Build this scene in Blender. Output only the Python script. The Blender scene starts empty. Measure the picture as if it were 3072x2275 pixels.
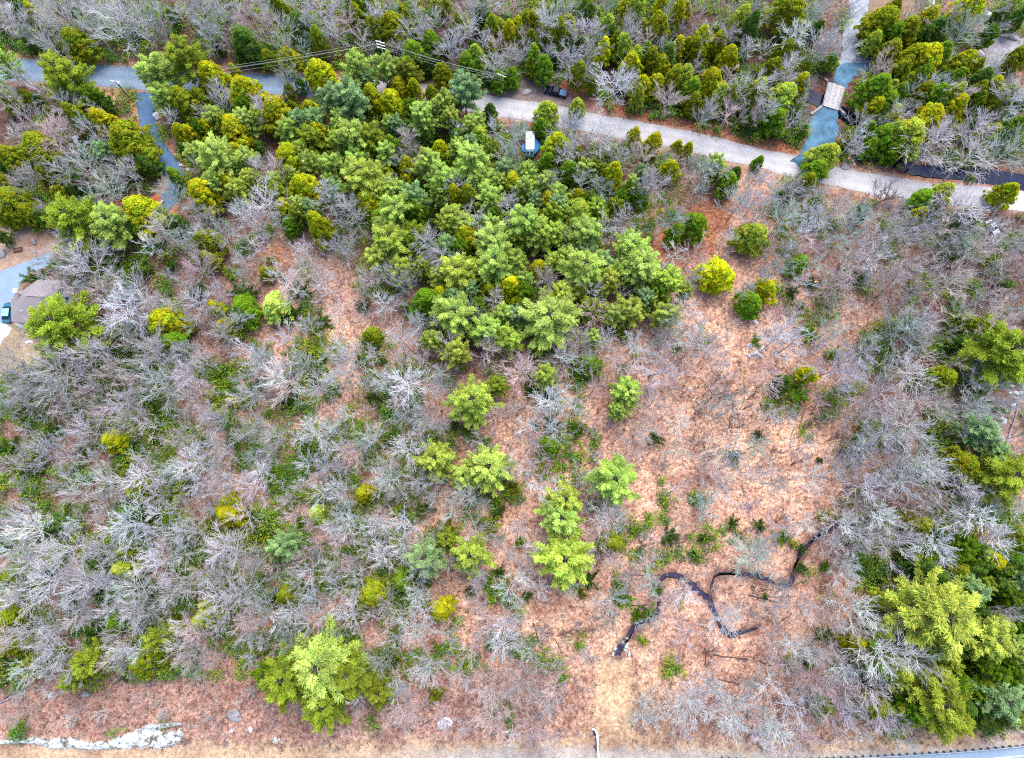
import bpy, bmesh, math, random
import numpy as np
from mathutils import Vector, Matrix
from mathutils.geometry import tessellate_polygon

R = math.radians
SC = bpy.context.scene
COL = SC.collection

# ------------------------------------------------------------------ camera, light, exposure
W0, H0 = 3072.0, 2275.0            # size of the photograph the pixel lists below refer to
FPX = 2114.0                       # focal length in those pixels
TILT = R(12.3)                     # the drone looks almost straight down
CAMH = 160.0
cam_d = bpy.data.cameras.new('camera')
cam_d.sensor_fit = 'HORIZONTAL'
cam_d.sensor_width = 36.0
cam_d.lens = 36.0 * FPX / W0
cam_d.clip_start = 1.0
cam_d.clip_end = 20000.0
cam = bpy.data.objects.new('camera', cam_d)
COL.objects.link(cam)
cam.location = (0, 0, CAMH)
cam.rotation_euler = (TILT, 0, 0)
SC.camera = cam

SUN_EL, SUN_AZ = R(62), R(20)      # soft light from high, a little from the top right
world = bpy.data.worlds.new('World')
SC.world = world
world.use_nodes = True
wn = world.node_tree.nodes
wn.clear()
wo = wn.new('ShaderNodeOutputWorld')
bg = wn.new('ShaderNodeBackground')
sky = wn.new('ShaderNodeTexSky')
sky.sky_type = 'NISHITA'
sky.sun_disc = False
sky.sun_elevation = SUN_EL
sky.sun_rotation = SUN_AZ
sky.dust_density = 3.0
bg.inputs['Strength'].default_value = 0.15
world.node_tree.links.new(sky.outputs[0], bg.inputs[0])
world.node_tree.links.new(bg.outputs[0], wo.inputs[0])
sun_d = bpy.data.lights.new('sun', 'SUN')
sun_d.energy = 1.3
sun_d.angle = R(45)
sun_d.color = (1.0, 0.95, 0.88)
sun = bpy.data.objects.new('sun', sun_d)
COL.objects.link(sun)
sdir = Vector((math.sin(SUN_AZ) * math.cos(SUN_EL), math.cos(SUN_AZ) * math.cos(SUN_EL), math.sin(SUN_EL)))
sun.rotation_euler = (-sdir).to_track_quat('-Z', 'Y').to_euler()
sun.location = (0, 0, 300)
SC.view_settings.view_transform = 'Standard'
SC.view_settings.look = 'None'
SC.view_settings.exposure = 1.7
SC.view_settings.gamma = 1.0
SC.cycles.use_denoising = False
SC.cycles.filter_width = 1.1
SC.cycles.max_bounces = 6
SC.cycles.diffuse_bounces = 4
SC.cycles.transmission_bounces = 2
SC.cycles.glossy_bounces = 2

ct, st = math.cos(TILT), math.sin(TILT)


def ground(u, v, z=0.0):
    """Photograph pixel -> point of the plane at height z."""
    dx, dy, dz = (u - W0 / 2) / FPX, -(v - H0 / 2) / FPX, -1.0
    wx, wy, wz = dx, dy * ct - dz * st, dy * st + dz * ct
    t = (z - CAMH) / wz
    return Vector((wx * t, wy * t, z))


def to_px(x, y, z=0.0):
    rz = z - CAMH
    cy = y * ct + rz * st
    cz = -y * st + rz * ct
    d = np.maximum(-cz, 1.0) if isinstance(cz, np.ndarray) else max(-cz, 1.0)
    return W0 / 2 + FPX * x / d, H0 / 2 - FPX * cy / d


def mpp(u, v, z=0.0):
    """metres per photograph pixel at that place"""
    a, b = ground(u, v, z), ground(u + 1, v, z)
    return (b - a).length


TS = 2226.0 / 1024.0
TILES = {1: (0, 0), 2: (1024, 0), 3: (2048, 0), 4: (0, 760), 5: (1024, 760), 6: (2048, 760), 7: (0, 1515), 8: (1024, 1515), 9: (2048, 1515)}


def tp(t, x, y):
    return TILES[t][0] + x / TS, TILES[t][1] + y / TS


# ------------------------------------------------------------------ materials
def newmat(name):
    m = bpy.data.materials.new(name)
    m.use_nodes = True
    nt = m.node_tree
    nt.nodes.clear()
    out = nt.nodes.new('ShaderNodeOutputMaterial')
    return m, nt, out


def nn(nt, t, **k):
    n = nt.nodes.new(t)
    for a, b in k.items():
        setattr(n, a, b)
    return n


def noise(nt, scale, detail=3, rough=0.6, coord=None):
    n = nn(nt, 'ShaderNodeTexNoise')
    n.inputs['Scale'].default_value = scale
    n.inputs['Detail'].default_value = detail
    n.inputs['Roughness'].default_value = rough
    if coord is not None:
        nt.links.new(coord, n.inputs['Vector'])
    return n


def ramp(nt, src, stops):
    r = nn(nt, 'ShaderNodeValToRGB')
    e = r.color_ramp.elements
    while len(e) < len(stops):
        e.new(0.5)
    for i, (p, c) in enumerate(stops):
        e[i].position = p
        e[i].color = (*c, 1) if len(c) == 3 else c
    nt.links.new(src, r.inputs[0])
    return r


def mix(nt, a, b, f, mode='MIX'):
    m = nn(nt, 'ShaderNodeMix', data_type='RGBA', blend_type=mode)
    for s, i in ((f, 0), (a, 6), (b, 7)):
        if hasattr(s, 'is_linked') or isinstance(s, bpy.types.NodeSocket):
            nt.links.new(s, m.inputs[i])
        elif i == 0:
            m.inputs[0].default_value = s
        else:
            m.inputs[i].default_value = (*s, 1)
    return m.outputs[2]


def simple(name, col, rough=0.6, var=0.15, scale=3.0, metal=0.0, spec=0.4, bump=0.0):
    m, nt, out = newmat(name)
    p = nn(nt, 'ShaderNodeBsdfPrincipled')
    tc = nn(nt, 'ShaderNodeTexCoord')
    n = noise(nt, scale, 4, 0.65, tc.outputs['Object'])
    lo = tuple(c * (1 - var) for c in col)
    hi = tuple(min(1, c * (1 + var)) for c in col)
    r = ramp(nt, n.outputs[0], [(0.3, lo), (0.7, hi)])
    nt.links.new(r.outputs[0], p.inputs['Base Color'])
    p.inputs['Roughness'].default_value = rough
    p.inputs['Metallic'].default_value = metal
    p.inputs['Specular IOR Level'].default_value = spec
    if bump:
        b = nn(nt, 'ShaderNodeBump')
        b.inputs['Strength'].default_value = bump
        nt.links.new(n.outputs[0], b.inputs['Height'])
        nt.links.new(b.outputs[0], p.inputs['Normal'])
    nt.links.new(p.outputs[0], out.inputs[0])
    return m


def leafmat(name, transl=0.25):
    """leaf colour = the object's own colour x the per-spray tint stored in the mesh"""
    m, nt, out = newmat(name)
    oi = nn(nt, 'ShaderNodeObjectInfo')
    at = nn(nt, 'ShaderNodeAttribute', attribute_name='tint')
    c = mix(nt, oi.outputs['Color'], at.outputs['Color'], 1.0, 'MULTIPLY')
    d = nn(nt, 'ShaderNodeBsdfDiffuse')
    t = nn(nt, 'ShaderNodeBsdfTranslucent')
    nt.links.new(c, d.inputs[0])
    nt.links.new(c, t.inputs[0])
    ms = nn(nt, 'ShaderNodeMixShader')
    ms.inputs[0].default_value = transl
    nt.links.new(d.outputs[0], ms.inputs[1])
    nt.links.new(t.outputs[0], ms.inputs[2])
    nt.links.new(ms.outputs[0], out.inputs[0])
    return m


def barkmat(name):
    m, nt, out = newmat(name)
    oi = nn(nt, 'ShaderNodeObjectInfo')
    tc = nn(nt, 'ShaderNodeTexCoord')
    n = noise(nt, 2.0, 4, 0.7, tc.outputs['Object'])
    r = ramp(nt, n.outputs[0], [(0.25, (0.65, 0.65, 0.65)), (0.75, (1.2, 1.2, 1.2))])
    c = mix(nt, oi.outputs['Color'], r.outputs[0], 1.0, 'MULTIPLY')
    d = nn(nt, 'ShaderNodeBsdfDiffuse')
    nt.links.new(c, d.inputs[0])
    nt.links.new(d.outputs[0], out.inputs[0])
    return m


M_NEEDLE = leafmat('evergreen_needles', 0.35)
M_PINE = leafmat('pine_needles', 0.42)
M_TWIG = barkmat('pale_twigs')
M_BARK = barkmat('bark')


def groundmat():
    m, nt, out = newmat('leaf_litter')
    at = nn(nt, 'ShaderNodeAttribute', attribute_name='zone')
    litter = nn(nt, 'ShaderNodeAttribute', attribute_name='litter')
    geo = nn(nt, 'ShaderNodeNewGeometry')
    pos = geo.outputs['Position']
    v1 = nn(nt, 'ShaderNodeTexVoronoi')
    v1.inputs['Scale'].default_value = 2.6
    nt.links.new(pos, v1.inputs['Vector'])
    leafc = ramp(nt, v1.outputs['Color'], [(0.0, (0.45, 0.38, 0.42)), (0.3, (0.85, 0.72, 0.68)), (0.6, (1.05, 1.0, 0.95)), (0.8, (1.25, 1.12, 0.95)), (1.0, (1.35, 1.42, 1.5))])
    v2 = noise(nt, 1.3, 5, 0.75, pos)
    spk = ramp(nt, v2.outputs[0], [(0.32, (0.26, 0.18, 0.19)), (0.44, (0.85, 0.74, 0.72)), (0.56, (1.08, 1.06, 1.05)), (0.70, (1.35, 1.45, 1.62))])
    v3 = noise(nt, 0.11, 4, 0.6, pos)
    big = ramp(nt, v3.outputs[0], [(0.3, (0.62, 0.52, 0.54)), (0.5, (1, 1, 1)), (0.7, (1.28, 1.26, 1.22))])
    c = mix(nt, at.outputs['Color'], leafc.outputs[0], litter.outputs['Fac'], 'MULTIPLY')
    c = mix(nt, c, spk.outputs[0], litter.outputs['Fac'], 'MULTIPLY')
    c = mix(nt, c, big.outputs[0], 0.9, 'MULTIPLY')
    mid = noise(nt, 0.45, 4, 0.7, pos)
    mr = ramp(nt, mid.outputs[0], [(0.32, (0.62, 0.52, 0.52)), (0.5, (1, 1, 1)), (0.68, (1.15, 1.2, 1.22))])
    c = mix(nt, c, mr.outputs[0], litter.outputs['Fac'], 'MULTIPLY')
    fine = noise(nt, 5.0, 3, 0.7, pos)
    fr = ramp(nt, fine.outputs[0], [(0.3, (0.75, 0.75, 0.75)), (0.7, (1.2, 1.2, 1.2))])
    c = mix(nt, c, fr.outputs[0], 0.8, 'MULTIPLY')
    p = nn(nt, 'ShaderNodeBsdfPrincipled')
    p.inputs['Roughness'].default_value = 0.9
    p.inputs['Specular IOR Level'].default_value = 0.1
    nt.links.new(c, p.inputs['Base Color'])
    b = nn(nt, 'ShaderNodeBump')
    b.inputs['Strength'].default_value = 0.8
    b.inputs['Distance'].default_value = 0.3
    nt.links.new(v2.outputs[0], b.inputs['Height'])
    nt.links.new(b.outputs[0], p.inputs['Normal'])
    nt.links.new(p.outputs[0], out.inputs[0])
    return m


def roadmat(name, col, var=0.12, streak=0.15, edge=None):
    m, nt, out = newmat(name)
    geo = nn(nt, 'ShaderNodeNewGeometry')
    n1 = noise(nt, 0.35, 5, 0.65, geo.outputs['Position'])
    n2 = noise(nt, 4.0, 3, 0.7, geo.outputs['Position'])
    uv = nn(nt, 'ShaderNodeAttribute', attribute_name='across')
    lo = tuple(c * (1 - var) for c in col)
    hi = tuple(min(1, c * (1 + var)) for c in col)
    r = ramp(nt, n1.outputs[0], [(0.3, lo), (0.7, hi)])
    r2 = ramp(nt, n2.outputs[0], [(0.3, (0.8, 0.8, 0.8)), (0.7, (1.15, 1.15, 1.15))])
    c = mix(nt, r.outputs[0], r2.outputs[0], 0.8, 'MULTIPLY')
    # worn wheel tracks run along the road: 'across' goes 0..1 from edge to edge
    tr = ramp(nt, uv.outputs['Fac'], [(0.0, (0.82, 0.8, 0.78)), (0.14, (0.95, 0.94, 0.93)), (0.28, (1.08, 1.08, 1.09)), (0.5, (0.94, 0.93, 0.92)), (0.72, (1.08, 1.08, 1.09)), (0.86, (0.95, 0.94, 0.93)), (1.0, (0.82, 0.8, 0.78))])
    c = mix(nt, c, tr.outputs[0], streak * 5, 'MULTIPLY')
    p = nn(nt, 'ShaderNodeBsdfPrincipled')
    p.inputs['Roughness'].default_value = 0.8
    p.inputs['Specular IOR Level'].default_value = 0.2
    nt.links.new(c, p.inputs['Base Color'])
    nt.links.new(p.outputs[0], out.inputs[0])
    return m


def watermat(name, col):
    m, nt, out = newmat(name)
    p = nn(nt, 'ShaderNodeBsdfPrincipled')
    geo = nn(nt, 'ShaderNodeNewGeometry')
    n = noise(nt, 1.2, 4, 0.7, geo.outputs['Position'])
    r = ramp(nt, n.outputs[0], [(0.3, tuple(c * 0.6 for c in col)), (0.6, col), (0.75, tuple(c * 2.4 for c in col))])
    nt.links.new(r.outputs[0], p.inputs['Base Color'])
    p.inputs['Roughness'].default_value = 0.12
    p.inputs['Specular IOR Level'].default_value = 0.08
    b = nn(nt, 'ShaderNodeBump')
    b.inputs['Strength'].default_value = 0.35
    b.inputs['Distance'].default_value = 0.15
    nt.links.new(n.outputs[0], b.inputs['Height'])
    nt.links.new(b.outputs[0], p.inputs['Normal'])
    nt.links.new(p.outputs[0], out.inputs[0])
    return m


def rockmat(name, col, stain=(0.10, 0.08, 0.05), amount=0.42):
    m, nt, out = newmat(name)
    tc = nn(nt, 'ShaderNodeTexCoord')
    n1 = noise(nt, 1.1, 6, 0.7, tc.outputs['Object'])
    n2 = noise(nt, 0.7, 5, 0.75, tc.outputs['Object'])
    base = ramp(nt, n1.outputs[0], [(0.3, tuple(c * 0.72 for c in col)), (0.7, tuple(min(1, c * 1.15) for c in col))])
    f = ramp(nt, n2.outputs[0], [(amount - 0.04, (1, 1, 1)), (amount + 0.02, (0, 0, 0))])
    c = mix(nt, base.outputs[0], stain, f.outputs[0])
    p = nn(nt, 'ShaderNodeBsdfPrincipled')
    p.inputs['Roughness'].default_value = 0.85
    p.inputs['Specular IOR Level'].default_value = 0.2
    nt.links.new(c, p.inputs['Base Color'])
    b = nn(nt, 'ShaderNodeBump')
    b.inputs['Strength'].default_value = 0.6
    nt.links.new(n1.outputs[0], b.inputs['Height'])
    nt.links.new(b.outputs[0], p.inputs['Normal'])
    nt.links.new(p.outputs[0], out.inputs[0])
    return m


M_GROUND = groundmat()
M_ASPHALT = roadmat('worn_asphalt', (0.17, 0.235, 0.32), 0.10, 0.16)
M_GRAVEL = roadmat('pale_gravel', (0.36, 0.355, 0.375), 0.16, 0.17)
M_BLUE = roadmat('dark_blue_asphalt', (0.062, 0.12, 0.215), 0.16, 0.05)
M_STONE = roadmat('blue_crushed_stone', (0.055, 0.13, 0.205), 0.6, 0.03)
M_PALESTONE = roadmat('pale_crushed_stone', (0.22, 0.245, 0.29), 0.35, 0.03)
M_DIRT = roadmat('dirt', (0.24, 0.18, 0.16), 0.25, 0.03)
M_WATER = watermat('dark_brook_water', (0.006, 0.013, 0.040))
M_BROOK = watermat('shallow_brook_water', (0.034, 0.030, 0.060))
M_LEDGE = rockmat('pale_ledge_rock', (0.42, 0.46, 0.475), (0.10, 0.085, 0.06), 0.455)
M_ROCK = rockmat('grey_rock', (0.21, 0.215, 0.23), (0.10, 0.07, 0.05), 0.43)
M_WROCK = rockmat('white_rock', (0.50, 0.51, 0.55), (0.2, 0.16, 0.16), 0.40)
M_SNOW = simple('old_snow', (0.85, 0.88, 0.93), 0.7, 0.06, 1.0, bump=0.3)
M_BLACKPAINT = simple('navy_black_paint', (0.004, 0.008, 0.024), 0.35, 0.1, 1, spec=0.12)
M_TONNEAU = simple('blue_bed_cover', (0.02, 0.10, 0.26), 0.5, 0.08, 2)
M_GLASS = simple('dark_glass', (0.010, 0.018, 0.03), 0.15, 0.1, 1, spec=0.2)
M_TYRE = simple('tyre_rubber', (0.02, 0.02, 0.02), 0.85)
M_RIM = simple('alloy_rim', (0.55, 0.57, 0.6), 0.3, metal=0.8)
M_CHROME = simple('bright_trim', (0.6, 0.62, 0.65), 0.25, metal=0.9)
M_LAMP = simple('clear_lamp', (0.7, 0.72, 0.75), 0.15)
M_TAIL = simple('red_lamp', (0.35, 0.02, 0.02), 0.2)
M_WHITE = simple('white_paint', (0.80, 0.82, 0.86), 0.4, 0.05, 1.5)
M_CAMPER = simple('camper_white', (0.30, 0.36, 0.40), 0.4, 0.06, 1.0)
M_TEAL = simple('camper_teal', (0.22, 0.42, 0.47), 0.4, 0.12, 1.0)
M_TARP = simple('blue_tarp', (0.02, 0.15, 0.36), 0.5, 0.25, 1.5)
M_CARBLUE = simple('teal_blue_paint', (0.02, 0.11, 0.18), 0.3, 0.1, 1, spec=0.2)
M_CARROOF = simple('pale_blue_paint', (0.20, 0.42, 0.50), 0.25, 0.08, 1)
M_WHITECAR = simple('white_car_paint', (0.42, 0.50, 0.52), 0.3, 0.05, 1)
M_SHINGLE = simple('roof_shingles', (0.185, 0.165, 0.175), 0.9, 0.16, 5.0, bump=0.3)
M_SHINGLE2 = simple('grey_blue_shingles', (0.175, 0.19, 0.22), 0.9, 0.16, 5.0, bump=0.3)
M_WALL = simple('house_siding', (0.42, 0.40, 0.37), 0.8)
M_BRICK = simple('chimney_brick', (0.62, 0.50, 0.45), 0.85, 0.2, 6)
M_DECK = simple('orange_deck_boards', (0.36, 0.185, 0.12), 0.7, 0.15, 4)
M_CONC = simple('concrete', (0.28, 0.295, 0.32), 0.85, 0.2, 2)
M_PLANK = simple('weathered_planks', (0.34, 0.335, 0.345), 0.85, 0.35, 2.5)
M_PLANKD = simple('grey_timber', (0.22, 0.21, 0.22), 0.85, 0.2, 2.5)
M_POLE = simple('weathered_pole_wood', (0.13, 0.11, 0.11), 0.85, 0.2, 3)
M_POLEP = simple('pale_pole_wood', (0.62, 0.66, 0.62), 0.7, 0.1, 3)
M_WIRE = simple('pale_wire', (0.32, 0.36, 0.36), 0.5, 0.05)
M_PORC = simple('pale_fittings', (0.75, 0.80, 0.85), 0.4, 0.05)
M_STEEL = simple('galvanised_steel', (0.40, 0.43, 0.46), 0.4, 0.08, 1.5, metal=0.3)
M_POST = simple('dark_post', (0.09, 0.09, 0.10), 0.8)
M_BLUEPANEL = simple('dark_blue_panel', (0.02, 0.06, 0.20), 0.4, 0.1)
M_RUST = simple('rust_red', (0.30, 0.07, 0.03), 0.8, 0.25, 3)
M_LEAFPATCH = simple('rust_leaf_patch', (0.32, 0.10, 0.05), 0.9, 0.3, 5)
M_BROWN = simple('dark_brown_timber', (0.10, 0.045, 0.035), 0.8)
M_SKIN = simple('skin', (0.45, 0.28, 0.2), 0.6, 0.05)
M_COAT = simple('black_coat', (0.012, 0.012, 0.016), 0.8)
M_JEAN = simple('dark_trousers', (0.02, 0.025, 0.05), 0.8)
M_HAIR = simple('dark_hair', (0.02, 0.014, 0.01), 0.7)
M_SHOE = simple('pale_shoes', (0.6, 0.62, 0.65), 0.6)
M_RED = simple('faded_red_paint', (0.55, 0.12, 0.08), 0.6)
M_GRILL = simple('grill_black', (0.015, 0.015, 0.02), 0.35)
M_EDGE = simple('road_line_white', (0.7, 0.72, 0.74), 0.6, 0.1, 4)
M_BRUSH = barkmat('brush_twigs')
M_LOG = barkmat('log_bark')


# ------------------------------------------------------------------ mesh helpers
def tag(o, label=None, cat=None, group=None, kind=None):
    if label:
        o['label'] = label
    if cat:
        o['category'] = cat
    if group:
        o['group'] = group
    if kind:
        o['kind'] = kind
    return o


def link(name, me, mat=None, parent=None):
    o = bpy.data.objects.new(name, me)
    COL.objects.link(o)
    if mat is not None:
        me.materials.append(mat)
    if parent is not None:
        o.parent = parent
    return o


def empty(name, loc=(0, 0, 0), rz=0.0):
    o = bpy.data.objects.new(name, None)
    COL.objects.link(o)
    o.empty_display_size = 0.5
    o.location = loc
    o.rotation_euler = (0, 0, rz)
    return o


class QB:
    """collects quads (numpy) and makes one mesh with a 'tint' colour per vertex"""

    def __init__(self):
        self.v, self.q, self.t, self.n = [], [], [], 0

    def add(self, v, q, tint):
        v = np.asarray(v, float)
        self.v.append(v)
        self.q.append(np.asarray(q, np.int64) + self.n)
        t = np.asarray(tint, float)
        if t.ndim == 1:
            t = np.tile(t, (len(v), 1))
        self.t.append(t)
        self.n += len(v)

    def tube(self, pts, rad, sides=3, tint=(1, 1, 1)):
        pts = np.asarray(pts, float)
        n = len(pts)
        rad = np.broadcast_to(np.asarray(rad, float), (n,))
        d = np.gradient(pts, axis=0)
        d /= np.linalg.norm(d, axis=1)[:, None] + 1e-9
        ref = np.where(np.abs(d[:, 2:3]) > 0.9, np.array([[1.0, 0, 0]]), np.array([[0, 0, 1.0]]))
        a = np.cross(d, ref)
        a /= np.linalg.norm(a, axis=1)[:, None] + 1e-9
        b = np.cross(d, a)
        ang = np.arange(sides) * 2 * math.pi / sides
        ring = pts[:, None, :] + rad[:, None, None] * (np.cos(ang)[None, :, None] * a[:, None, :] + np.sin(ang)[None, :, None] * b[:, None, :])
        v = ring.reshape(-1, 3)
        i = np.arange(n - 1)[:, None] * sides
        j = np.arange(sides)[None, :]
        k = (j + 1) % sides
        q = np.stack([i + j, i + k, i + sides + k, i + sides + j], -1).reshape(-1, 4)
        self.add(v, q, tint)

    def twigs(self, a, b, r0, r1, sides=3, tint=(1, 1, 1)):
        """many straight tapered twigs at once: a, b (N,3)"""
        a, b = np.asarray(a, float), np.asarray(b, float)
        N = len(a)
        if N == 0:
            return
        d = b - a
        d /= np.linalg.norm(d, axis=1)[:, None] + 1e-9
        ref = np.where(np.abs(d[:, 2:3]) > 0.9, np.array([[1.0, 0, 0]]), np.array([[0, 0, 1.0]]))
        e = np.cross(d, ref)
        e /= np.linalg.norm(e, axis=1)[:, None] + 1e-9
        f = np.cross(d, e)
        ang = np.arange(sides) * 2 * math.pi / sides
        off = np.cos(ang)[None, :, None] * e[:, None, :] + np.sin(ang)[None, :, None] * f[:, None, :]
        r0 = np.broadcast_to(np.asarray(r0, float), (N,))[:, None, None]
        r1 = np.broadcast_to(np.asarray(r1, float), (N,))[:, None, None]
        v = np.concatenate([a[:, None, :] + r0 * off, b[:, None, :] + r1 * off], 1).reshape(-1, 3)
        j = np.arange(sides)
        k = (j + 1) % sides
        one = np.stack([j, k, sides + k, sides + j], -1)
        q = (np.arange(N)[:, None, None] * 2 * sides + one[None]).reshape(-1, 4)
        t = np.asarray(tint, float)
        if t.ndim == 2:
            t = np.repeat(t, 2 * sides, 0)
        self.add(v, q, t)

    def leaves(self, c, u, w, tint):
        """quads with centre c and half axes u, w (N,3)"""
        v = np.stack([c - u - w, c + u - w * 0.6, c + u * 1.1 + w * 0.6, c - u * 0.7 + w], 1).reshape(-1, 3)
        q = np.arange(len(v)).reshape(-1, 4)
        t = np.repeat(np.asarray(tint, float), 4, 0)
        self.add(v, q, t)

    def arrays(self):
        return np.concatenate(self.v), np.concatenate(self.q), np.concatenate(self.t)

    def mesh(self, name):
        return mesh_from(name, *self.arrays())


def mesh_from(name, v, q, t=None, smooth=False):
    me = bpy.data.meshes.new(name)
    me.vertices.add(len(v))
    me.vertices.foreach_set('co', np.ascontiguousarray(v, np.float32).ravel())
    me.loops.add(len(q) * 4)
    me.loops.foreach_set('vertex_index', np.ascontiguousarray(q, np.int32).ravel())
    me.polygons.add(len(q))
    me.polygons.foreach_set('loop_start', np.arange(0, len(q) * 4, 4, dtype=np.int32))
    if smooth:
        me.polygons.foreach_set('use_smooth', np.ones(len(q), bool))
    if t is not None:
        ca = me.color_attributes.new('tint', 'FLOAT_COLOR', 'POINT')
        ca.data.foreach_set('color', np.concatenate([t, np.ones((len(t), 1))], 1).astype(np.float32).ravel())
    me.update(calc_edges=True)
    me.validate()
    return me


def bmobj(name, bm, mat, parent=None, smooth=False):
    me = bpy.data.meshes.new(name)
    bmesh.ops.recalc_face_normals(bm, faces=bm.faces)
    bm.to_mesh(me)
    bm.free()
    if smooth:
        for p in me.polygons:
            p.use_smooth = True
    return link(name, me, mat, parent)


def box(bm, x0, x1, y0, y1, z0, z1, bev=0.0, mat4=None, taper=None):
    r = bmesh.ops.create_cube(bm, size=1.0)
    vs = r['verts']
    for v in vs:
        tx = ty = 1.0
        if taper and v.co.z > 0:
            tx, ty = taper
        v.co = Vector(((x0 + x1) / 2 + v.co.x * (x1 - x0) * tx, (y0 + y1) / 2 + v.co.y * (y1 - y0) * ty, (z0 + z1) / 2 + v.co.z * (z1 - z0)))
    if bev:
        es = list({e for v in vs for e in v.link_edges})
        rr = bmesh.ops.bevel(bm, geom=es, offset=bev, segments=2, profile=0.6, affect='EDGES')
        vs = list({v for f in rr['faces'] for v in f.verts} | {v for v in vs if v.is_valid})
    if mat4 is not None:
        for v in vs:
            v.co = mat4 @ v.co
    return vs


def cyl(bm, p, q, r0, r1=None, seg=10):
    p, q = Vector(p), Vector(q)
    r1 = r0 if r1 is None else r1
    d = q - p
    rot = d.to_track_quat('Z', 'Y').to_matrix().to_4x4()
    bmesh.ops.create_cone(bm, cap_ends=True, segments=seg, radius1=r0, radius2=r1, depth=d.length, matrix=Matrix.Translation((p + q) / 2) @ rot)


def prism(bm, poly, y0, y1):
    """side profile (x,z) extruded along y"""
    a = [bm.verts.new((x, y0, z)) for x, z in poly]
    b = [bm.verts.new((x, y1, z)) for x, z in poly]
    n = len(poly)
    bm.faces.new(a)
    bm.faces.new(b[::-1])
    for i in range(n):
        bm.faces.new((a[i], b[i], b[(i + 1) % n], a[(i + 1) % n]))


rng = np.random.default_rng(11)
rnd = random.Random(5)


# ------------------------------------------------------------------ ground sheet
def seg_dist(px, py, pts):
    d = np.full(px.shape, 1e9)
    for (x0, y0), (x1, y1) in zip(pts[:-1], pts[1:]):
        dx, dy = x1 - x0, y1 - y0
        L = dx * dx + dy * dy + 1e-9
        t = np.clip(((px - x0) * dx + (py - y0) * dy) / L, 0, 1)
        d = np.minimum(d, np.hypot(px - x0 - t * dx, py - y0 - t * dy))
    return d


def inside(px, py, poly):
    r = np.zeros(px.shape, bool)
    n = len(poly)
    for i in range(n):
        x0, y0 = poly[i]
        x1, y1 = poly[(i + 1) % n]
        c = ((y0 > py) != (y1 > py))
        xi = (x1 - x0) * (py - y0) / ((y1 - y0) if y1 != y0 else 1e-9) + x0
        r ^= c & (px < xi)
    return r


def smooth(x, a, b):
    t = np.clip((x - a) / (b - a), 0, 1)
    return t * t * (3 - 2 * t)


def vnoise(x, y, s, seed):
    """cheap value noise"""
    g = np.random.default_rng(seed).random((97, 97))
    xs, ys = x / s, y / s
    xi, yi = np.floor(xs).astype(int), np.floor(ys).astype(int)
    fx, fy = xs - xi, ys - yi
    fx, fy = fx * fx * (3 - 2 * fx), fy * fy * (3 - 2 * fy)
    a = g[xi % 97, yi % 97]; b = g[(xi + 1) % 97, yi % 97]
    c = g[xi % 97, (yi + 1) % 97]; d = g[(xi + 1) % 97, (yi + 1) % 97]
    return (a * (1 - fx) + b * fx) * (1 - fy) + (c * (1 - fx) + d * fx) * fy


ZC = {'S': (0.455, 0.32, 0.245), 'P': (0.36, 0.262, 0.222), 'Q': (0.20, 0.145, 0.123), 'R': (0.285, 0.20, 0.168), 'B': (0.085, 0.062, 0.054), 'T': (0.38, 0.285, 0.185), 'D': (0.19, 0.145, 0.115)}  # B, Q: litter darkened to paint in the shade under dense woods
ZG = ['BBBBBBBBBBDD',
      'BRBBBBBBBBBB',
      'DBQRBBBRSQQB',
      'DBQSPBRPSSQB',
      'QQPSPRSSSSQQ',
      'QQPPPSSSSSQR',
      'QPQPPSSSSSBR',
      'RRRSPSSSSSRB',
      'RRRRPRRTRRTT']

ROAD_A = [(-60, 205), tp(1, 0, 452), tp(1, 300, 465), tp(1, 600, 488), tp(1, 940, 518), tp(1, 1350, 545), tp(1, 1760, 552), (960, 262)]
ROAD_G = [(930, 259), (1120, 268), tp(2, 560, 615), tp(2, 1000, 690), tp(2, 1400, 755), tp(2, 1700, 818), tp(2, 2200, 908), tp(3, 300, 985), tp(3, 600, 1058), tp(3, 900, 1128), tp(3, 1200, 1196), tp(3, 1600, 1258), tp(3, 2200, 1312), (3160, 618), (3300, 640)]
DRIVE_W = [tp(1, 950, 600), tp(1, 955, 720), tp(1, 965, 820), tp(1, 1010, 930), tp(1, 1085, 1040), tp(1, 1140, 1130), tp(1, 1150, 1220), tp(1, 1090, 1310), tp(1, 980, 1400), tp(1, 800, 1480)]
DIRT_DRIVE = [tp(1, 830, 1470), tp(1, 560, 1530), tp(1, 400, 1600), tp(1, 280, 1690)]
HOUSE_DRIVE = [tp(4, x, y) for x, y in [(330, -10), (150, 62), (0, 118), (-180, 190), (-300, 300), (-300, 620), (60, 500), (70, 310), (108, 262), (128, 205), (190, 132), (320, 85)]]
LOW_DRIVE = [tp(3, x, y) for x, y in [(700, 1060), (770, 990), (815, 900), (835, 790), (885, 700), (1005, 712), (1015, 830), (995, 960), (965, 1030), (900, 1130)]]
UP_DRIVE_BLUE = [tp(3, x, y) for x, y in [(975, 545), (1000, 450), (1030, 415), (1110, 405), (1240, 412), (1235, 450), (1180, 485), (1110, 502), (1070, 570)]]
UP_DRIVE = [tp(3, x, y) for x, y in [(1020, 425), (1040, 330), (1048, 180), (1085, 0), (1060, -160), (1230, -160), (1198, 100), (1152, 200), (1132, 320), (1220, 395), (1230, 425), (1120, 412)]]
PULLOFF = [tp(2, x, y) for x, y in [(900, 600), (1060, 590), (1160, 545), (1280, 490), (1460, 540), (1640, 640), (1720, 730), (1690, 790), (1400, 740), (1180, 720), (930, 650)]]
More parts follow.
